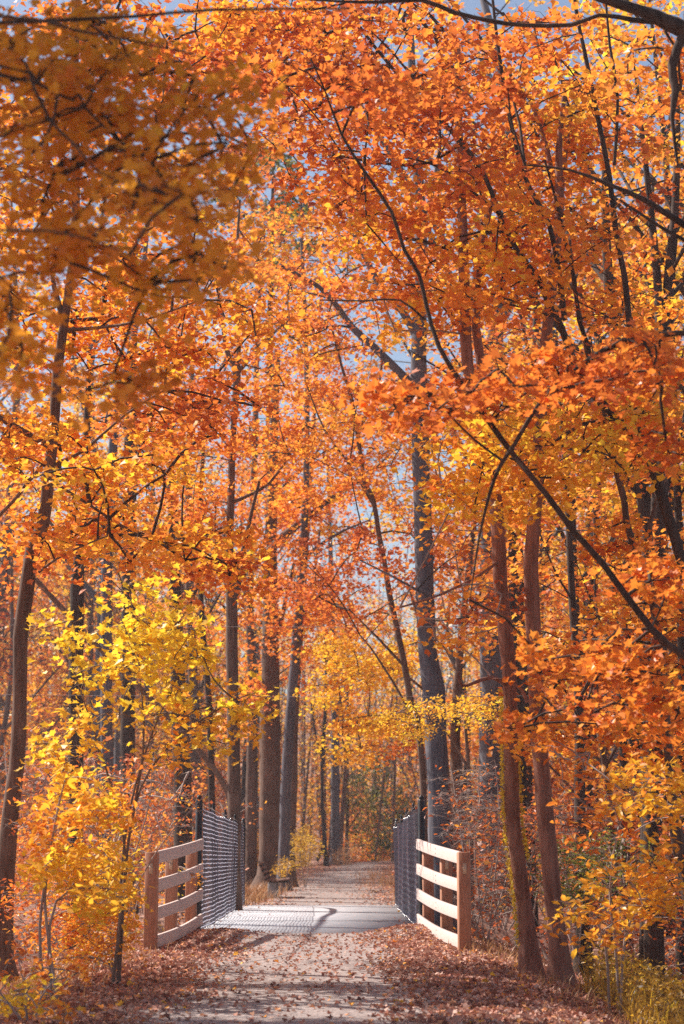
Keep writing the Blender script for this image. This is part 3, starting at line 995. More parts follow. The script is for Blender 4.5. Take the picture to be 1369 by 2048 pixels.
# left of the path: two stemmed tree, big dark trunk, leaning grey trunk
D = 35.0
trunk = px_line([(468, 1740, 28), (469, 1600, 27), (468, 1500, 26), (467, 1407, 25), (464, 1300, 25), (464, 1190, 24), (459, 1100, 17), (462, 1000, 16), (465, 900, 14), (468, 850, 13), (474, 750, 17), (463, 720, 11), (452, 695, 10), (440, 600, 7), (420, 480, 5)], D)
build_tree('forked_tree', 'straight grey brown trunk behind the left fence, forking like a hand', 'tree', trunk,
           [px_line([(476, 745, 11), (478, 690, 10), (477, 620, 9), (474, 520, 7), (480, 400, 5)], D), px_line([(477, 745, 10), (500, 715, 9), (520, 690, 8), (560, 655, 6), (620, 610, 4)], D),
            px_line([(470, 1195, 20), (478, 1150, 16), (486, 1110, 13), (500, 1040, 8), (520, 960, 6)], D), px_line([(462, 1005, 8), (500, 990, 7), (540, 965, 6), (580, 910, 5), (610, 850, 4)], D + .5),
            px_line([(456, 1150, 8), (440, 1110, 7), (430, 1070, 6), (432, 1020, 4)], D)],
           [(ell(520, 640, 130, 110, 33, 39, 22), .48, .12), (ell(440, 830, 120, 80, 33, 38, 18), .4, .08), (ell(380, 960, 120, 90, 33, 38, 16), .46, .1), (ell(560, 840, 90, 100, 33, 39, 16), .54, .1), (ell(520, 500, 60, 80, 36, 40, 7), .5, .12)],
           M['bark_brown'], size=.09, per=75, spr=.75, twigm=M['bark_dark'])
D = 52.0
trunk = px_line([(534, 1790, 46), (538, 1724, 40), (540, 1600, 41), (541, 1464, 42), (541, 1300, 34), (541, 1111, 27), (545, 1000, 23), (548, 850, 19), (555, 700, 14)], D)
build_tree('large_tree', 'thick dark trunk behind the bench, with a heavy limb slanting up to the right', 'tree', trunk,
           [px_line([(500, 1135, 14), (525, 1115, 15), (570, 1070, 16), (610, 1040, 14), (660, 1000, 11), (720, 960, 7), (780, 910, 4)], [D - 1, D - .8, D - .6, D - .6, D - .6, D - .6, D - .6]),
            px_line([(546, 1290, 13), (560, 1250, 11), (572, 1200, 8), (590, 1120, 6)], D), px_line([(545, 1010, 9), (580, 960, 8), (615, 930, 6), (650, 880, 4)], D)],
           [(ell(560, 1270, 90, 110, 49, 55, 26), .42, .1), (ell(620, 960, 110, 100, 48, 56, 30), .56, .1), (ell(520, 1010, 70, 90, 48, 56, 14), .48, .1), (ell(640, 770, 110, 110, 48, 58, 26), .55, .1), (ell(500, 1420, 60, 80, 48, 55, 9), .45, .1)],
           M['bark_brown'], size=.12, per=80, spr=1.0, twigm=M['bark_dark'], sides=12)
D = 50.0
trunk = px_line([(566, 1760, 24), (569, 1687, 23), (573, 1557, 22), (583, 1408, 20), (594, 1278, 20), (600, 1180, 18), (606, 1093, 17), (612, 980, 14), (614, 760, 11), (606, 540, 8), (600, 330, 4)], D)
build_tree('grey_tree', 'grey trunk leaning right beside the thick dark trunk', 'tree', trunk,
           [px_line([(598, 1215, 10), (620, 1180, 8), (632, 1130, 6), (640, 1060, 4)], D), px_line([(605, 1120, 8), (640, 1090, 7), (690, 1060, 5), (740, 1040, 3)], D)],
           [(ell(660, 1180, 90, 60, 47, 54, 14), .42, .1), (ell(680, 1000, 90, 80, 47, 55, 18), .58, .1), (ell(610, 1150, 60, 40, 46, 49, 6), .36, .08), (ell(585, 400, 140, 170, 46, 54, 46), .45, .15), (ell(470, 240, 130, 150, 46, 54, 30), .4, .13)],
           M['bark_grey'], size=.12, per=75, spr=.9, twigm=M['bark_dark'])
trunk = px_line([(583, 1760, 18), (583, 1690, 17), (588, 1560, 16), (590, 1450, 14), (600, 1300, 11), (610, 1150, 10), (625, 900, 8), (640, 620, 5)], 54.5)
build_tree('brown_tree', 'brown trunk half hidden behind the leaning grey trunk', 'tree', trunk, [], [(ell(640, 1240, 60, 70, 53, 58, 9), .55, .1), (ell(720, 800, 110, 170, 52, 61, 44), .6, .13), (ell(640, 560, 90, 90, 52, 60, 16), .55, .13), (ell(795, 910, 75, 150, 50, 60, 30), .58, .13)], M['bark_brown'], size=.12, per=75, spr=1.0)
D = 102.0
trunk = px_line([(672, 1735, 21), (671, 1690, 19), (671, 1560, 18), (671, 1450, 17), (668, 1330, 15), (664, 1200, 12), (660, 1050, 9), (655, 900, 6)], D)
build_tree('straight_tree', 'straight grey trunk far along the left side of the path', 'tree', trunk,
           [px_line([(670, 1460, 8), (690, 1400, 6), (720, 1330, 4)], D)],
           [(ell(700, 1230, 110, 110, 97, 110, 22), .52, .12), (ell(640, 1330, 60, 60, 97, 108, 12), .6, .1), (ell(670, 1060, 120, 80, 97, 110, 18), .5, .12)], M['bark_grey'], size=.16, per=90, spr=1.4, kind='rhomb', twigm=M['bark_dark'])
D = 95.0
trunk = px_line([(654, 1745, 9), (650, 1690, 8), (645, 1600, 7), (646, 1500, 8), (652, 1400, 7), (651, 1300, 5), (640, 1150, 3)], D)
build_tree('dead_tree', 'thin dark forked snag standing left of the straight grey trunk', 'tree', trunk,
           [px_line([(651, 1690, 6), (642, 1705, 7), (634, 1722, 8)], D - .2), px_line([(645, 1520, 5), (632, 1470, 4), (622, 1400, 3)], D), px_line([(650, 1420, 4), (670, 1380, 3), (690, 1350, 2)], D)],
           [(ell(640, 1480, 50, 60, 93, 98, 6), .6, .1, .5)], M['bark_dark'], size=.12, per=50, spr=.8, krad=.006)

# bare leaning stem left of the bridge (it draws a thin shadow over the deck)
Pg = [np.array((-.36, 23.6, 0)), np.array((-.45, 25.0, 0)), np.array((-.42, 26.6, .03)), np.array((-.34, 29.0, .03)), np.array((-.30, 31.5, .03)), np.array((-.16, 34.0, .03)), np.array((-.36, 36.2, .03))]
S = np.array(SUN) / SUN.z
ss = [11.4, 9.8, 8.3, 6.4, 4.9, 3.5, 2.25]
st = [p + S * s for p, s in zip(Pg, ss)][::-1]
st = [np.array((st[0][0] - .05, st[0][1] + .25, -.4)), np.array((st[0][0] - .03, st[0][1] + .2, .9))] + st
build_tree('bare_stem', 'bare thin stem leaning left behind the far end of the left fence', 'tree', (st, [.07, .065, .06, .055, .05, .05, .045, .04, .035]), [], [], M['twig_brown'], sides=7)

# further trunks that stand out on the left and right
SPECIAL = [
    ('mottled grey trunk left of the forked tree, above the yellow sapling', 'bark_grey', 40, [(214, 1700, 26), (213, 1250, 24), (215, 1100, 22), (222, 950, 20), (235, 820, 16), (262, 700, 15), (285, 560, 12), (300, 380, 8)]),
    ('dark trunk between the curving maple and the yellow sapling', 'bark_dark', 30, [(150, 1800, 32), (152, 1500, 31), (153, 1290, 30), (156, 1150, 27), (165, 1060, 20), (172, 900, 15), (180, 700, 10)]),
    ('dark slender trunk just left of the left fence post', 'bark_dark', 44, [(428, 1800, 14), (424, 1600, 13), (418, 1400, 13), (405, 1250, 12), (400, 1050, 10), (410, 850, 7)]),
    ('broad dark trunk behind the left board rail', 'bark_dark', 42, [(366, 1800, 38), (366, 1600, 36), (360, 1450, 33), (352, 1250, 28), (345, 1000, 20), (340, 800, 12)]),
    ('broad dark trunk far left, behind the pinkish orange sprays', 'bark_dark', 46, [(256, 1800, 30), (256, 1500, 30), (258, 1100, 30), (262, 900, 28), (266, 700, 20), (262, 500, 12)]),
    ('grey brown trunk between the forked tree and the thick dark trunk', 'bark_brown', 58, [(502, 1780, 24), (503, 1600, 23), (505, 1400, 20), (500, 1200, 16), (510, 900, 13), (516, 650, 10), (530, 450, 5)]),
    ('dark straight trunk right of the twin trunks', 'bark_dark', 27, [(1166, 1850, 26), (1162, 1700, 24), (1160, 1560, 22), (1158, 1400, 18), (1145, 1200, 15), (1135, 1000, 12), (1120, 800, 8)]),
    ('slim dark trunk half way between the twin trunks and the right edge', 'bark_dark', 36, [(1252, 1820, 20), (1250, 1600, 19), (1245, 1450, 16), (1235, 1300, 13), (1225, 1100, 9)]),
    ('dark grey trunk behind the twin trunks, seen in the gap between them', 'bark_dark', 33, [(1046, 1850, 26), (1044, 1600, 24), (1036, 1400, 22), (1028, 1200, 20), (1022, 1000, 15), (1010, 800, 9)]),
    ('pair of close thin trunks seen beside the big blue grey trunk', 'bark_brown', 46, [(918, 1800, 24), (914, 1600, 22), (912, 1450, 20), (925, 1250, 15), (948, 1050, 11), (960, 850, 7)]),
    ('dark trunk hard against the right edge behind the slim maple', 'bark_dark', 31, [(1366, 1850, 26), (1362, 1600, 24), (1366, 1350, 20), (1356, 1000, 16), (1345, 700, 13), (1340, 450, 9)]),
    ('knotted dark trunk under the sky gap at upper right', 'bark_dark', 28, [(1292, 1850, 24), (1296, 1500, 23), (1305, 1200, 21), (1322, 800, 20), (1340, 550, 24), (1350, 430, 18), (1356, 250, 12), (1350, 100, 9)]),
]
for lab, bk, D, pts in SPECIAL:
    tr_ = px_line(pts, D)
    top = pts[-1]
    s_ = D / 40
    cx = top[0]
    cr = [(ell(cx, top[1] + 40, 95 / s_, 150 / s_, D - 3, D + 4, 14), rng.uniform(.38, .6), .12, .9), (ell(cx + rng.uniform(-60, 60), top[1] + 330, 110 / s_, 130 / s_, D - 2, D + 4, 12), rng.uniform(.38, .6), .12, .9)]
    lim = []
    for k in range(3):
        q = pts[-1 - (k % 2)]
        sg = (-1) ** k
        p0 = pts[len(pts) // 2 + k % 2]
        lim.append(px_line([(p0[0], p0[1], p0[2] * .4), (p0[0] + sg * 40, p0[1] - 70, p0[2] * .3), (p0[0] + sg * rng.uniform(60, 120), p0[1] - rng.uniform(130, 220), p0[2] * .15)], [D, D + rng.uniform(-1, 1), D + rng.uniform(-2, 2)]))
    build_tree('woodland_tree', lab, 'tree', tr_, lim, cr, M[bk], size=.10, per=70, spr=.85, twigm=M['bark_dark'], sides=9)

# ------------------------------------------------------------------ saplings and shrubs near the path
def shrub(name, label, cat, x, y, stems, crowns, leafm='leaf', kind='oval', size=.06, per=30, spr=.22, twigm='twig_pale', group=None, krad=.0016, sr=.012, twig_n=3, up=.6):
    """several stems from one root; crowns in world or pixel terms"""
    g = float(terrain(x, y))
    t = thing(name, label, cat, (x, y, g), group)
    skel = []
    for pts in stems:
        pts = np.vstack([(x + rng.normal(0, .06), y + rng.normal(0, .06), g - .1), pts])
        lp, lr = smooth_line(pts, np.linspace(sr, sr * .35, len(pts)), .2)
        b = MB()
        b.tube(lp, lr, 6, rough=.05)
        b.build('stem', M[twigm], t, smooth=True)
        skel.append(lp[len(lp) // 5:])
    skel = np.vstack(skel)
    cm, tw, allc = MB(), MB(), []
    for cents, tint, spread, f in crowns:
        for c in cents:
            allc.append(c)
            n = int(per * f * rng.uniform(.5, 1.5))
            if n < 1:
                continue
            p = spray_points(c, spr * rng.uniform(.6, 1.4), n, .28)
            leaves(cm, p, size, np.clip(tint + rng.normal(0, spread) + rng.normal(0, spread, n), 0, 1), kind, up)
    grow(skel, None, np.array(allc), tw, rmin=.0022, sides=3, k=krad, step=.15, spr=(spr * 1.2, twig_n))
    tw.build('twigs', M[twigm], t)
    cm.build('foliage', M[leafm], t, tint=True)
    return t


D = 16.5
shrub('maple_sapling', 'bright yellow maple sapling left of the left board rail', 'sapling', *at(235, 1900, D)[:2],
      [[at(255, 1700, D), at(287, 1500, D), at(280, 1350, D), at(260, 1180, D)], [at(250, 1700, D), at(200, 1500, D), at(150, 1350, D)], [at(258, 1680, D), at(300, 1540, D), at(390, 1450, D - .3), at(470, 1400, D - .5)],
       [at(250, 1680, D), at(300, 1480, D), at(380, 1300, D)]],
      [(ell(270, 1230, 90, 70, 15.6, 17.4, 28), .95, .05, 1), (ell(240, 1300, 130, 50, 15.6, 17.4, 30), .94, .05, 1), (ell(385, 1290, 55, 35, 15.6, 17, 13), .9, .05, 1), (ell(250, 1385, 150, 50, 15.5, 17.4, 22), .86, .06, .7),
       (ell(475, 1415, 60, 40, 15.3, 16.4, 11), .84, .06, .8), (ell(430, 1480, 80, 40, 15.3, 16.5, 10), .76, .06, .6), (ell(360, 1420, 70, 50, 15.4, 16.8, 12), .84, .06, .7), (ell(140, 1480, 80, 55, 15.5, 17.2, 15), .84, .06, .9), (ell(290, 1480, 140, 60, 15.5, 17.2, 14), .72, .09, .4),
       (ell(110, 1260, 40, 40, 16, 17.4, 5), .86, .05, .8)], kind='maple', size=.08, per=14, spr=.24, sr=.016, twigm='twig_brown')
D = 15.2
shrub('sapling', 'golden leaved sapling spreading low beside the curving maple trunk', 'sapling', *at(95, 1960, D)[:2],
      [[at(90, 1800, D), at(110, 1700, D), at(160, 1660, D)], [at(100, 1850, D), at(140, 1780, D), at(260, 1780, D - .3)], [at(80, 1850, D), at(120, 1600, D), at(140, 1540, D)]],
      [(ell(150, 1600, 80, 55, 14.5, 16, 20), .78, .07, 1), (ell(160, 1730, 105, 34, 14.3, 16, 24), .82, .05, 1), (ell(200, 1790, 70, 30, 14.3, 15.6, 14), .80, .06, 1), (ell(210, 1640, 70, 40, 14.6, 16, 10), .72, .08, .7),
       (ell(100, 1670, 40, 50, 14.6, 16, 7), .6, .1, .8)], kind='oval', size=.082, per=26, spr=.22, sr=.016)
D = 17.3
shrub('shrub', 'dense amber bush in front of the left board rail post', 'shrub', *at(235, 1930, D)[:2],
      [[at(220, 1850, D), at(200, 1760, D)], [at(250, 1860, D), at(270, 1780, D)], [at(200, 1880, D), at(140, 1820, D)], [at(240, 1890, D), at(250, 1760, D + .2)]],
      [(ell(205, 1850, 65, 70, 16.5, 18, 40), .68, .08, 1), (ell(150, 1870, 90, 60, 16.5, 18, 30), .55, .12, .9), (ell(235, 1750, 35, 60, 16.8, 18.2, 14), .82, .06, .9), (ell(345, 1780, 50, 80, 24.5, 26.5, 14), .7, .1, .8)],
      kind='oval', size=.05, per=40, spr=.2)
D = 13.4
shrub('shrub', 'low yellow leaved bush in the lower left corner', 'shrub', *at(60, 2040, D)[:2],
      [[at(50, 2000, D), at(40, 1970, D)], [at(80, 2000, D), at(110, 1960, D)], [at(20, 2010, D), at(-20, 1960, D)]],
      [(ell(40, 1990, 60, 36, 12.8, 14, 14), .86, .06, .8), (ell(80, 1940, 80, 40, 13, 15, 12), .5, .12, .7), (ell(110, 2030, 60, 20, 12.6, 13.6, 8), .62, .1, .8)], kind='oval', size=.06, per=24, spr=.17)
D = 18.4
shrub('shrub', 'rusty brown brush with bare pale twigs behind the yellow sapling', 'shrub', *at(190, 1890, D)[:2],
      [[at(150, 1800, D), at(120, 1700, D), at(90, 1560, D)], [at(220, 1780, D), at(250, 1650, D), at(330, 1560, D)], [at(200, 1780, D), at(190, 1600, D), at(150, 1500, D)], [at(260, 1800, D), at(330, 1680, D), at(420, 1580, D)],
       [at(240, 1800, D), at(300, 1600, D), at(300, 1470, D)]],
      [(ell(160, 1620, 140, 110, 17.6, 20, 60), .38, .12, .55), (ell(330, 1590, 90, 70, 24, 26.5, 26), .42, .14, .4), (ell(90, 1800, 90, 80, 17.5, 19.5, 30), .40, .12, .8), (ell(250, 1670, 40, 40, 17.5, 20, 12), .66, .1, .7)],
      kind='oval', size=.055, per=26, spr=.28, twig_n=5)
D = 24.6
shrub('shrub', 'tangle of bare grey twigs crowding the right side of the sunlit rail', 'shrub', *at(965, 1890, D)[:2],
      [[at(960, 1800, D), at(950, 1700, D), at(960, 1560, D)], [at(985, 1800, D), at(1000, 1650, D), at(990, 1520, D)], [at(940, 1800, D), at(920, 1650, D + 1), at(900, 1520, D + 1.5)], [at(1000, 1800, D), at(1030, 1700, D + 1)],
       [at(955, 1850, D), at(985, 1740, D - .2), at(1000, 1620, D - .4)]],
      [(ell(960, 1700, 70, 170, 23.7, 26.5, 90), .26, .1, .22), (ell(920, 1600, 60, 90, 24, 27, 40), .26, .1, .25), (ell(975, 1830, 40, 60, 23.6, 25, 26), .2, .1, .2), (ell(960, 1600, 60, 80, 23.5, 25.5, 12), .42, .1, .3)],
      kind='oval', size=.07, per=16, spr=.32, twig_n=9, sr=.014)
D = 24.5
shrub('shrub', 'dark leafless brush between the twin trunks and the bridge fence', 'shrub', *at(1040, 1830, D)[:2],
      [[at(1030, 1750, D), at(1000, 1650, D)], [at(1060, 1750, D), at(1080, 1650, D)], [at(1040, 1700, D), at(1040, 1550, D)]],
      [(ell(1030, 1720, 90, 110, 23.5, 26, 60), .22, .08, .3), (ell(1130, 1700, 60, 90, 23.5, 27, 30), .26, .1, .5)], kind='oval', size=.07, per=18, spr=.36, twig_n=9, twigm='twig_brown')
D = 16.0
shrub('oak_sapling', 'spreading sapling with long amber leaves at the lower right', 'sapling', *at(1230, 1960, D)[:2],
      [[at(1230, 1880, D), at(1220, 1780, D), at(1240, 1650, D), at(1300, 1560, D)], [at(1250, 1880, D), at(1290, 1780, D), at(1340, 1720, D)], [at(1210, 1880, D), at(1170, 1820, D), at(1110, 1800, D)]],
      [(ell(1290, 1590, 100, 60, 15, 17, 24), .70, .06, 1), (ell(1260, 1760, 100, 60, 15, 17, 26), .66, .07, .8), (ell(1190, 1840, 80, 40, 15, 16.5, 14), .66, .07, .6), (ell(1330, 1780, 50, 80, 15, 16.8, 12), .68, .07, .9),
       (ell(1200, 1660, 60, 50, 15.5, 17, 9), .5, .1, .6), (ell(1130, 1500, 100, 30, 16, 17.5, 9), .46, .08, .8), (ell(1120, 1560, 60, 80, 15.5, 17, 6), .45, .08, .4)], kind='oval', size=.085, per=22, spr=.22, sr=.014)
D = 25.0
shrub('shrub', 'dull green bush low behind the twin trunks', 'shrub', *at(1150, 1830, D)[:2],
      [[at(1140, 1780, D), at(1120, 1720, D)], [at(1170, 1780, D), at(1200, 1720, D)]],
      [(ell(1150, 1740, 80, 60, 24, 27, 40), .55, .15, 1), (ell(1230, 1720, 80, 50, 25, 28, 26), .5, .15, .9)], leafm='green', kind='oval', size=.06, per=36, spr=.32)
D = 54.0
shrub('shrub', 'yellow green bush beside the path under the leaning grey trunk', 'shrub', *at(612, 1745, D)[:2],
      [[at(600, 1710, D), at(590, 1660, D)], [at(620, 1710, D), at(630, 1660, D)]],
      [(ell(606, 1694, 28, 34, 53, 57, 40), .6, .14, 1)], leafm='olive', kind='oval', size=.07, per=50, spr=.36, sr=.02)
D = 46.0
shrub('shrub', 'small yellow bush right behind the bench', 'shrub', *at(565, 1765, D)[:2], [[at(560, 1740, D), at(555, 1720, D)], [at(575, 1740, D), at(580, 1715, D)]],
      [(ell(568, 1730, 16, 22, 46, 49, 20), .5, .15, 1)], leafm='olive', kind='oval', size=.06, per=36, spr=.24, sr=.015)
D = 98.0
shrub('shrub', 'grey pink brush at the foot of the straight grey trunk', 'shrub', *at(690, 1735, D)[:2], [[at(685, 1710, D), at(680, 1680, D)], [at(695, 1710, D), at(700, 1670, D)]],
      [(ell(688, 1706, 26, 24, 96, 104, 30), .45, .2, .8)], leafm='straw', kind='oval', size=.1, per=50, spr=.6, sr=.02)
D = 119.0
shrub('bush', 'tall dull green bush where the path bends out of sight', 'shrub', *at(765, 1735, D)[:2], [[at(755, 1680, D), at(745, 1600, D)], [at(775, 1680, D), at(785, 1600, D)]],
      [(ell(755, 1610, 60, 100, 116, 124, 80), .5, .2, 1), (ell(800, 1650, 40, 60, 116, 124, 30), .7, .2, 1)], leafm='green', kind='oval', size=.19, per=70, spr=1.2, sr=.03)
D = 125.0
shrub('shrub', 'low golden brush closing the far end of the path', 'shrub', *at(745, 1730, D)[:2], [[at(740, 1710, D), at(735, 1680, D)], [at(755, 1710, D), at(765, 1685, D)]],
      [(ell(735, 1704, 80, 20, 122, 130, 90), .62, .16, 1), (ell(700, 1640, 50, 60, 122, 132, 50), .5, .14, 1)], leafm='leaf', kind='oval', size=.19, per=60, spr=1.1, sr=.03)

# ------------------------------------------------------------------ overhead wires
for py, lab in ((1254, 'thin pale wire strung across the trees, upper of the two'), (1393, 'thin pale wire strung across the trees, lower of the two')):
    b = MB()
    q = np.linspace(-14, 14, 60)
    z = at(684, py, 25.5)[2]
    b.tube(np.stack([q, np.full(60, 25.5), z + .0012 * q * q], -1), .0022, 5)
    tag(b.build('overhead_wire', M['wire']), lab, 'wire', 'wires across the path')

# ------------------------------------------------------------------ woodland behind: trees of a few habits, copied
def proto(seed, H, r, bk, lo=.3, n=60, spr=1.1, size=.15, per=70, tint=.5):
    global rng
    rng = np.random.default_rng(seed)
    x = [rng.normal(0, .25 * k) for k in range(5)]
    zz = np.linspace(-.4, H, 5)
    pts = [np.array((x[k] * .4, rng.normal(0, .1 * k), zz[k])) for k in range(5)]
    t = thing('woodland_tree', 'x', 'tree', (0, 0, 0))
    tp, tr = smooth_line(pts, np.array((1.25, 1, .8, .55, .2)) * r, .7)
    b = MB()
    b.tube(tp, tr, 8, rough=.04)
    b.build('trunk', M[bk], t, smooth=True)
    skel = [tp[int(len(tp) * lo):]]
    for k in range(6):
        i = int(len(tp) * rng.uniform(lo, .85))
        a = rng.uniform(0, 6.28)
        L = H * rng.uniform(.14, .26)
        p0 = tp[i]
        lp, lr = smooth_line([p0, p0 + np.array((math.cos(a) * L * .5, math.sin(a) * L * .5, L * .55)), p0 + np.array((math.cos(a) * L, math.sin(a) * L, L * 1.05))], [tr[i] * .55, tr[i] * .4, .02], .6)
        b = MB()
        b.tube(lp, lr, 6, rough=.03)
        b.build('limb', M[bk], t, smooth=True)
        skel.append(lp)
    cm, tw = MB(), MB()
    cents = []
    for _ in range(n):
        z = H * (lo + (1.04 - lo) * rng.uniform() ** .8)
        f = (z / H - lo) / (1 - lo)
        rr = H * .2 * math.sqrt(max(.05, 1 - (2 * f - .9) ** 2 * .8)) * math.sqrt(rng.uniform())
        a = rng.uniform(0, 6.28)
        c = np.array((math.cos(a) * rr, math.sin(a) * rr, z))
        cents.append(c)
        m = int(per * rng.uniform(.5, 1.4))
        leaves(cm, spray_points(c, spr * rng.uniform(.6, 1.3), m, .2), size, np.clip(tint + rng.normal(0, .12) + rng.normal(0, .12, m), 0, 1), 'rhomb', .6)
    grow(np.vstack(skel), None, np.array(cents), tw, rmin=.006, sides=3, k=.006, step=.8, spr=(spr, 3))
    tw.build('twigs', M['bark_dark'], t)
    cm.build('crown', M['leaf_var'], t, tint=True)
    return t


def copy_tree(o):
    c = o.copy()
    C.objects.link(c)
    for ch in o.children:
        k = ch.copy()
        C.objects.link(k)
        k.parent = c
    return c


protos = [proto(101, 19, .19, 'bark_brown', .30, tint=.58), proto(102, 15, .13, 'bark_dark', .22, 55), proto(103, 22, .24, 'bark_grey', .38, 70, tint=.62), proto(104, 11, .08, 'bark_brown', .15, 50, .8, tint=.58), proto(105, 17, .15, 'bark_dark', .45, 30, 1.0, per=45, tint=.62)]
rng = np.random.default_rng(77)
LAB = ['woodland tree with brown trunk and orange crown far back among the others', 'dark slim woodland tree with rusty crown among the trees behind', 'tall grey woodland tree with high golden crown among the trees behind',
       'small brown understorey tree with orange leaves deep in the wood', 'dark thinly leaved woodland tree with half bare crown deep in the wood']
GRP = 'woodland trees standing back from the path'
spots = []
tries = 0
while len(spots) < 125 and tries < 6000:
    tries += 1
    y = 42 + 85 * rng.uniform() ** .85
    half = y * .21 + 2.5
    x = rng.uniform(-half - .14 * y, half)
    dx = x - float(path_bend(y))
    if abs(dx) < 3.4 + .02 * y:
        continue
    if dx < 0 and y < 80 and dx > -24 and (y < 66 or rng.uniform() < .85):
        continue
    if any((x - a) ** 2 + (y - b_) ** 2 < (2.3 + y * .010) ** 2 for a, b_ in spots):
        continue
    spots.append((x, y))
tries = 0
near_right = []
while len(near_right) < 17 and tries < 3000:                        # the wood right behind the twin trunks
    tries += 1
    y = rng.uniform(27, 47)
    x = rng.uniform(4.2, y * .2 + 4.5)
    if all((x - a) ** 2 + (y - b_) ** 2 > 4.0 for a, b_ in near_right):
        near_right.append((x, y))
spots += near_right
used = set()
for i, (x, y) in enumerate(spots):
    k = int(rng.integers(0, 5)) if y > 47 or x < 0 else int(rng.choice([1, 4, 4, 3]))
    if k not in used:
        o = protos[k]
        used.add(k)
    else:
        o = copy_tree(protos[k])
    o.location = (x, y, float(terrain(x, y)))
    o.rotation_euler = (0, 0, rng.uniform(0, 6.28))
    s = rng.uniform(.95, 1.15) if y < 47 and x > 0 else rng.uniform(1.1, 1.45) if y < 75 else rng.uniform(.9, 1.3)
    o.scale = (s, s, s * rng.uniform(.95, 1.15))
    o['label'] = LAB[k]
    o['group'] = GRP + ', ' + ['brown', 'dark slim', 'grey', 'small', 'thin crowned'][k]

# understorey brush along both sides beyond the bridge, copied
rng = np.random.default_rng(5)
def brush_proto(seed, leafm, tint, H, twigm):
    global rng
    rng = np.random.default_rng(seed)
    g = float(terrain(0, 0))
    c = [np.array((rng.normal(0, .75), rng.normal(0, .75), g + H * rng.uniform(.15, 1))) for _ in range(34)]
    st = [[np.array((rng.normal(0, .3), rng.normal(0, .3), g + H * .4)), np.array((rng.normal(0, .7), rng.normal(0, .7), g + H * .9))] for _ in range(5)]
    return shrub('undergrowth_shrub', 'x', 'shrub', 0, 0, st, [(c, tint, .12, 1)], leafm=leafm, kind='rhomb', size=.09, per=30, spr=.42, twigm=twigm, sr=.02, krad=.003, twig_n=7)


bp = [brush_proto(201, 'leaf_var', .42, 2.3, 'twig_pale'), brush_proto(202, 'leaf_var', .60, 1.8, 'twig_brown'), brush_proto(203, 'olive', .55, 1.5, 'twig_pale'), brush_proto(204, 'leaf_var', .25, 2.8, 'twig_pale')]
BL = ['rusty orange undergrowth shrub in the wood beside the path', 'golden undergrowth shrub in the wood beside the path', 'low olive yellow undergrowth shrub in the wood beside the path', 'tall brown twiggy undergrowth shrub in the wood beside the path']
rng = np.random.default_rng(6)
used = set()
cnt = 0
tries = 0
while cnt < 165 and tries < 5000:
    tries += 1
    y = 24 + 75 * rng.uniform() ** 1.2
    half = y * .2 + 1.5
    x = rng.uniform(-half, half)
    dx = abs(x - float(path_bend(y)))
    if dx < (2.9 if y > 38 else 3.4):
        continue
    if y < 30 and x < 0 and x > -5:
        continue
    k = int(rng.integers(0, 4)) if x < 0 or y > 52 or rng.uniform() < .3 else 3
    if k not in used:
        o = bp[k]
        used.add(k)
    else:
        o = copy_tree(bp[k])
    cnt += 1
    o.location = (x, y, float(terrain(x, y)))
    o.rotation_euler = (0, 0, rng.uniform(0, 6.28))
    s = rng.uniform(.7, 1.3) * (.6 if dx < 3.6 else 1.35 if y > 55 and dx > 4.5 else 1)
    o.scale = (s, s, s * rng.uniform(.8, 1.2))
    o['label'] = BL[k]
    o['group'] = ['rusty', 'golden', 'olive', 'brown twiggy'][k] + ' undergrowth shrubs along the wood'

# far wood that reads as one mass
rng = np.random.default_rng(8)
fw = thing('far_woods', 'distant autumn wood closing the view behind all the trees', 'woodland', (0, 130, 0))
fw['kind'] = 'stuff'
tw, cm = MB(), MB()
for _ in range(470):
    y = rng.uniform(108, 185)
    x = rng.uniform(-.26 * y, .26 * y)
    H = rng.uniform(12, 24)
    g = float(terrain(x, y))
    r = rng.uniform(.06, .2)
    a = np.array((rng.normal(0, 1.6), rng.normal(0, 1.6), 0))
    tw.tube(np.array([(x, y, g - .3), (x + a[0] * .5, y + a[1] * .5, g + H * .5), (x + a[0], y + a[1], g + H)]), [r, r * .7, .02], 5, cap=False)
    for k in range(13):
        z = H * rng.uniform(.1, .9)
        e = rng.normal(0, 1.5, 3)
        tw.tube(np.array([(x, y, g + z), (x + e[0], y + e[1], g + z + abs(e[2]) + 1)]), [r * .3, .015], 3, cap=False)
    tn = rng.uniform(.42, .85)
    for k in range(12):
        c = np.array((x + rng.normal(0, 2), y + rng.normal(0, 2), g + H * rng.uniform(.06, 1.02)))
        n = int(rng.uniform(15, 45))
        leaves(cm, spray_points(c, 1.5, n, .3), .26, np.clip(tn + rng.normal(0, .1, n), 0, 1), 'rhomb', .5)
tw.build('trunks', M['twig_brown'], fw)
cm.build('foliage', M['leaf'], fw, tint=True)

# evergreen behind the gap left of centre
rng = np.random.default_rng(9)
D = 58.0
trunk = px_line([(535, 1780, 20), (538, 1200, 18), (540, 700, 13), (545, 450, 9), (548, 270, 4)], D)
build_tree('pine_tree', 'dark green pine seen through the gap in the leaves left of centre', 'tree', trunk, [], [(ell(520, 430, 110, 150, 55, 61, 60), .45, .25)], M['bark_dark'], leafm='green', kind='oval', size=.16, per=80, spr=.8, up=.2)

# ------------------------------------------------------------------ leaf litter, weeds and straw
rng = np.random.default_rng(21)


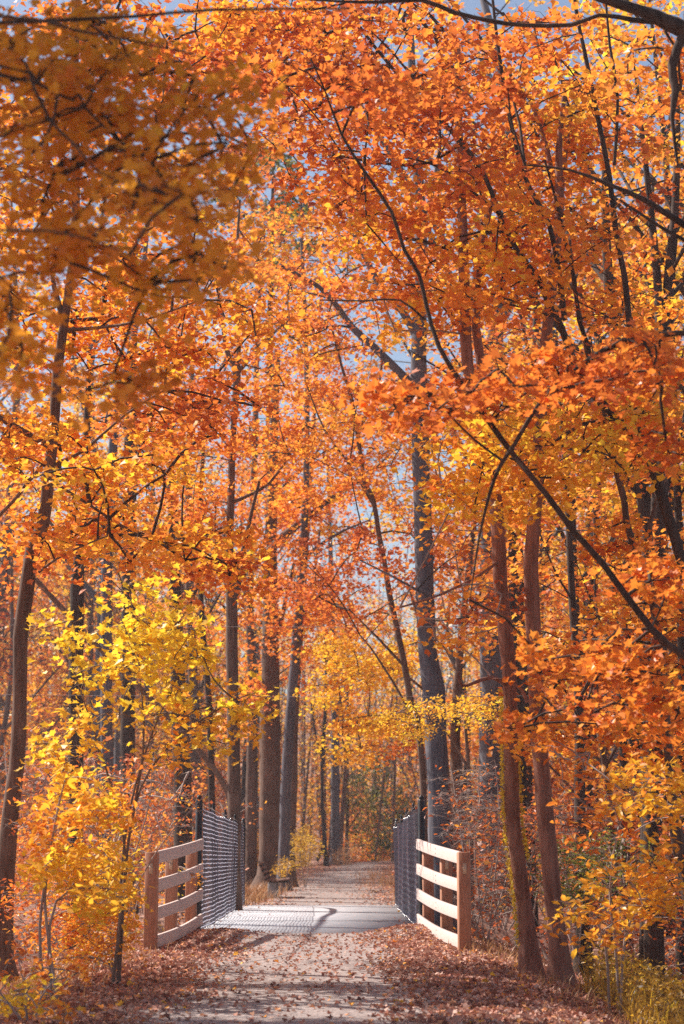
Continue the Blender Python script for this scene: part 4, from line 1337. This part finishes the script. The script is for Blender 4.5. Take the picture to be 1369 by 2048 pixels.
def litter(n, y0, y1, half, size, dens, kind):
    y = y0 + (y1 - y0) * rng.uniform(size=n)
    x = path_bend(y) + rng.uniform(-half, half, n)
    k = rng.uniform(size=n) < dens(x - path_bend(y), y)
    x, y = x[k], y[k]
    z = terrain(x, y) + rng.uniform(.012, .035, len(x))
    ondeck = (y > Y0 - .05) & (y < Y1 + .05)
    z = np.where(ondeck, .045, z)
    ok = ~(ondeck & ((x < FL) | (x > FR)))
    x, y, z = x[ok], y[ok], z[ok]
    tn = np.clip(rng.beta(1.6, 1.5, len(x)), 0, .9)
    br = rng.uniform(size=len(x))
    tn = np.where(br < .05, rng.uniform(.88, 1, len(x)), tn)
    return np.stack([x, y, z], -1), tn


def dens_near(dx, y):
    a = np.abs(dx + .12 * np.sin(y * 1.1))
    d = .09 + .91 * sstep(.55, 1.4, a)
    return np.where((y > Y0 - .2) & (y < Y1), np.where(a > 1.35, .12, .006), d)


b = MB()
p, tn = litter(80000, 10.5, 26.2, 4.3, .06, dens_near, 'lobed')
leaves(b, p, .045, tn, 'lobed', 1.1, .6)
p, tn = litter(3000, 10.5, 24, 4.3, .06, dens_near, 'lobed')
p[:, 2] += .012
leaves(b, p, .065, tn, 'maple', 1.0, .7)
p, tn = litter(2600, 26, 37.7, 1.6, .06, dens_near, 'lobed')
leaves(b, p, .05, tn, 'lobed', 1.1, .6)
p, tn = litter(50000, 37.6, 140, 3.6, .07, lambda dx, y: .12 + .88 * sstep(.5, 1.5, np.abs(dx + .2 * np.sin(y * .6))), 'rhomb')
leaves(b, p, .07, tn, 'rhomb', 1.6)
p, tn = litter(22000, 14, 60, 11, .07, lambda dx, y: sstep(2.5, 4.5, np.abs(dx)) * .9, 'rhomb')
leaves(b, p, .075, tn, 'rhomb', 1.2)
tag(b.build('leaf_litter', M['litter'], tint=True), 'fallen brown and pink leaves over the path edges', 'fallen leaves', kind='stuff')


def blades(mb, x, y, h, lean, w=.006, tint=None):
    n = len(x)
    g = terrain(x, y)
    a = rng.uniform(0, 6.28, n)
    d = np.stack([np.cos(a), np.sin(a), np.zeros(n)], -1)
    sd = np.stack([-np.sin(a), np.cos(a), np.zeros(n)], -1) * w
    p0 = np.stack([x, y, g - .02], -1)
    hh = (h * rng.uniform(.5, 1.3, n))[:, None]
    ln = (lean * rng.uniform(.2, 1.4, n))[:, None]
    p1 = p0 + d * hh * ln * .35 + np.array((0, 0, 1)) * hh * .6
    p2 = p0 + d * hh * ln + np.array((0, 0, 1)) * hh
    V = np.stack([p0 - sd, p0 + sd, p1 + sd * .8, p1 - sd * .8, p2], 1).reshape(-1, 3)
    i = np.arange(n)[:, None] * 5
    t = rng.uniform(0, 1, n) if tint is None else tint
    mb.add(V, i + np.array([[0, 1, 2, 3]]), t)
    mb.add(np.zeros((0, 3)), np.zeros((0, 3), int), np.zeros(0))
    mb.nv -= 0
    mb.l.append((i + np.array([[3, 2, 4]]) + mb.nv - len(V)).ravel())
    mb.n.append(np.full(n, 3, int))
    mb.t.append(t)


b = MB()
for (cx, cy, sx, sy, n, h) in ((1.8, 22.2, .2, 1.0, 260, .15), (2.3, 19.0, .3, 2.2, 450, .16), (2.6, 15.5, .35, 2, 300, .14), (-2.8, 18.0, .35, 2.5, 800, .18), (-2.2, 42, .35, 3, 900, .25), (-2.1, 52, .4, 6, 900, .28), (1.6, 60, .5, 9, 700, .3)):
    blades(b, rng.normal(cx, sx, n), rng.normal(cy, sy, n), h, .7)
tag(b.build('dry_grass', M['straw'], tint=True), 'straw coloured dry grass along the path shoulders', 'grass', kind='stuff')

b, c2 = MB(), MB()
n = 5200
x = rng.uniform(2.3, 4.6, n)
y = rng.uniform(12.0, 20.5, n)
k = x > 2.35 + .12 * np.sin(y * 2) + np.clip((y - 17) * .1, 0, 1)
x, y = x[k], y[k]
blades(b, x, y, .36, .6, .005, rng.beta(1.3, 2.2, len(x)))
cl = np.stack([x, y, terrain(x, y) + rng.uniform(.05, .5, len(x))], -1)
leaves(b, np.repeat(cl, 3, 0) + rng.normal(0, .06, (3 * len(cl), 3)), .045, rng.beta(1.3, 1.9, 3 * len(cl)), 'oval', .4)
tag(b.build('weeds', M['olive'], tint=True), 'olive and gold weeds down the right bank', 'weeds', kind='stuff')

# ------------------------------------------------------------------ air
hz = MB()
hz.box((0, 150, 24), (700, 420, 60))
ho = hz.build('haze', M['gravel'])
tag(ho, kind='stuff')
hm = bpy.data.materials.new('pale_air')
hm.use_nodes = True
hn = hm.node_tree.nodes
hn.remove(hn['Principled BSDF'])
pv = hn.new('ShaderNodeVolumePrincipled')
pv.inputs['Color'].default_value = (.90, .90, .98, 1)
pv.inputs['Density'].default_value = .0007
pv.inputs['Anisotropy'].default_value = .3
hm.node_tree.links.new(pv.outputs[0], hn['Material Output'].inputs['Volume'])
ho.data.materials.clear()
ho.data.materials.append(hm)
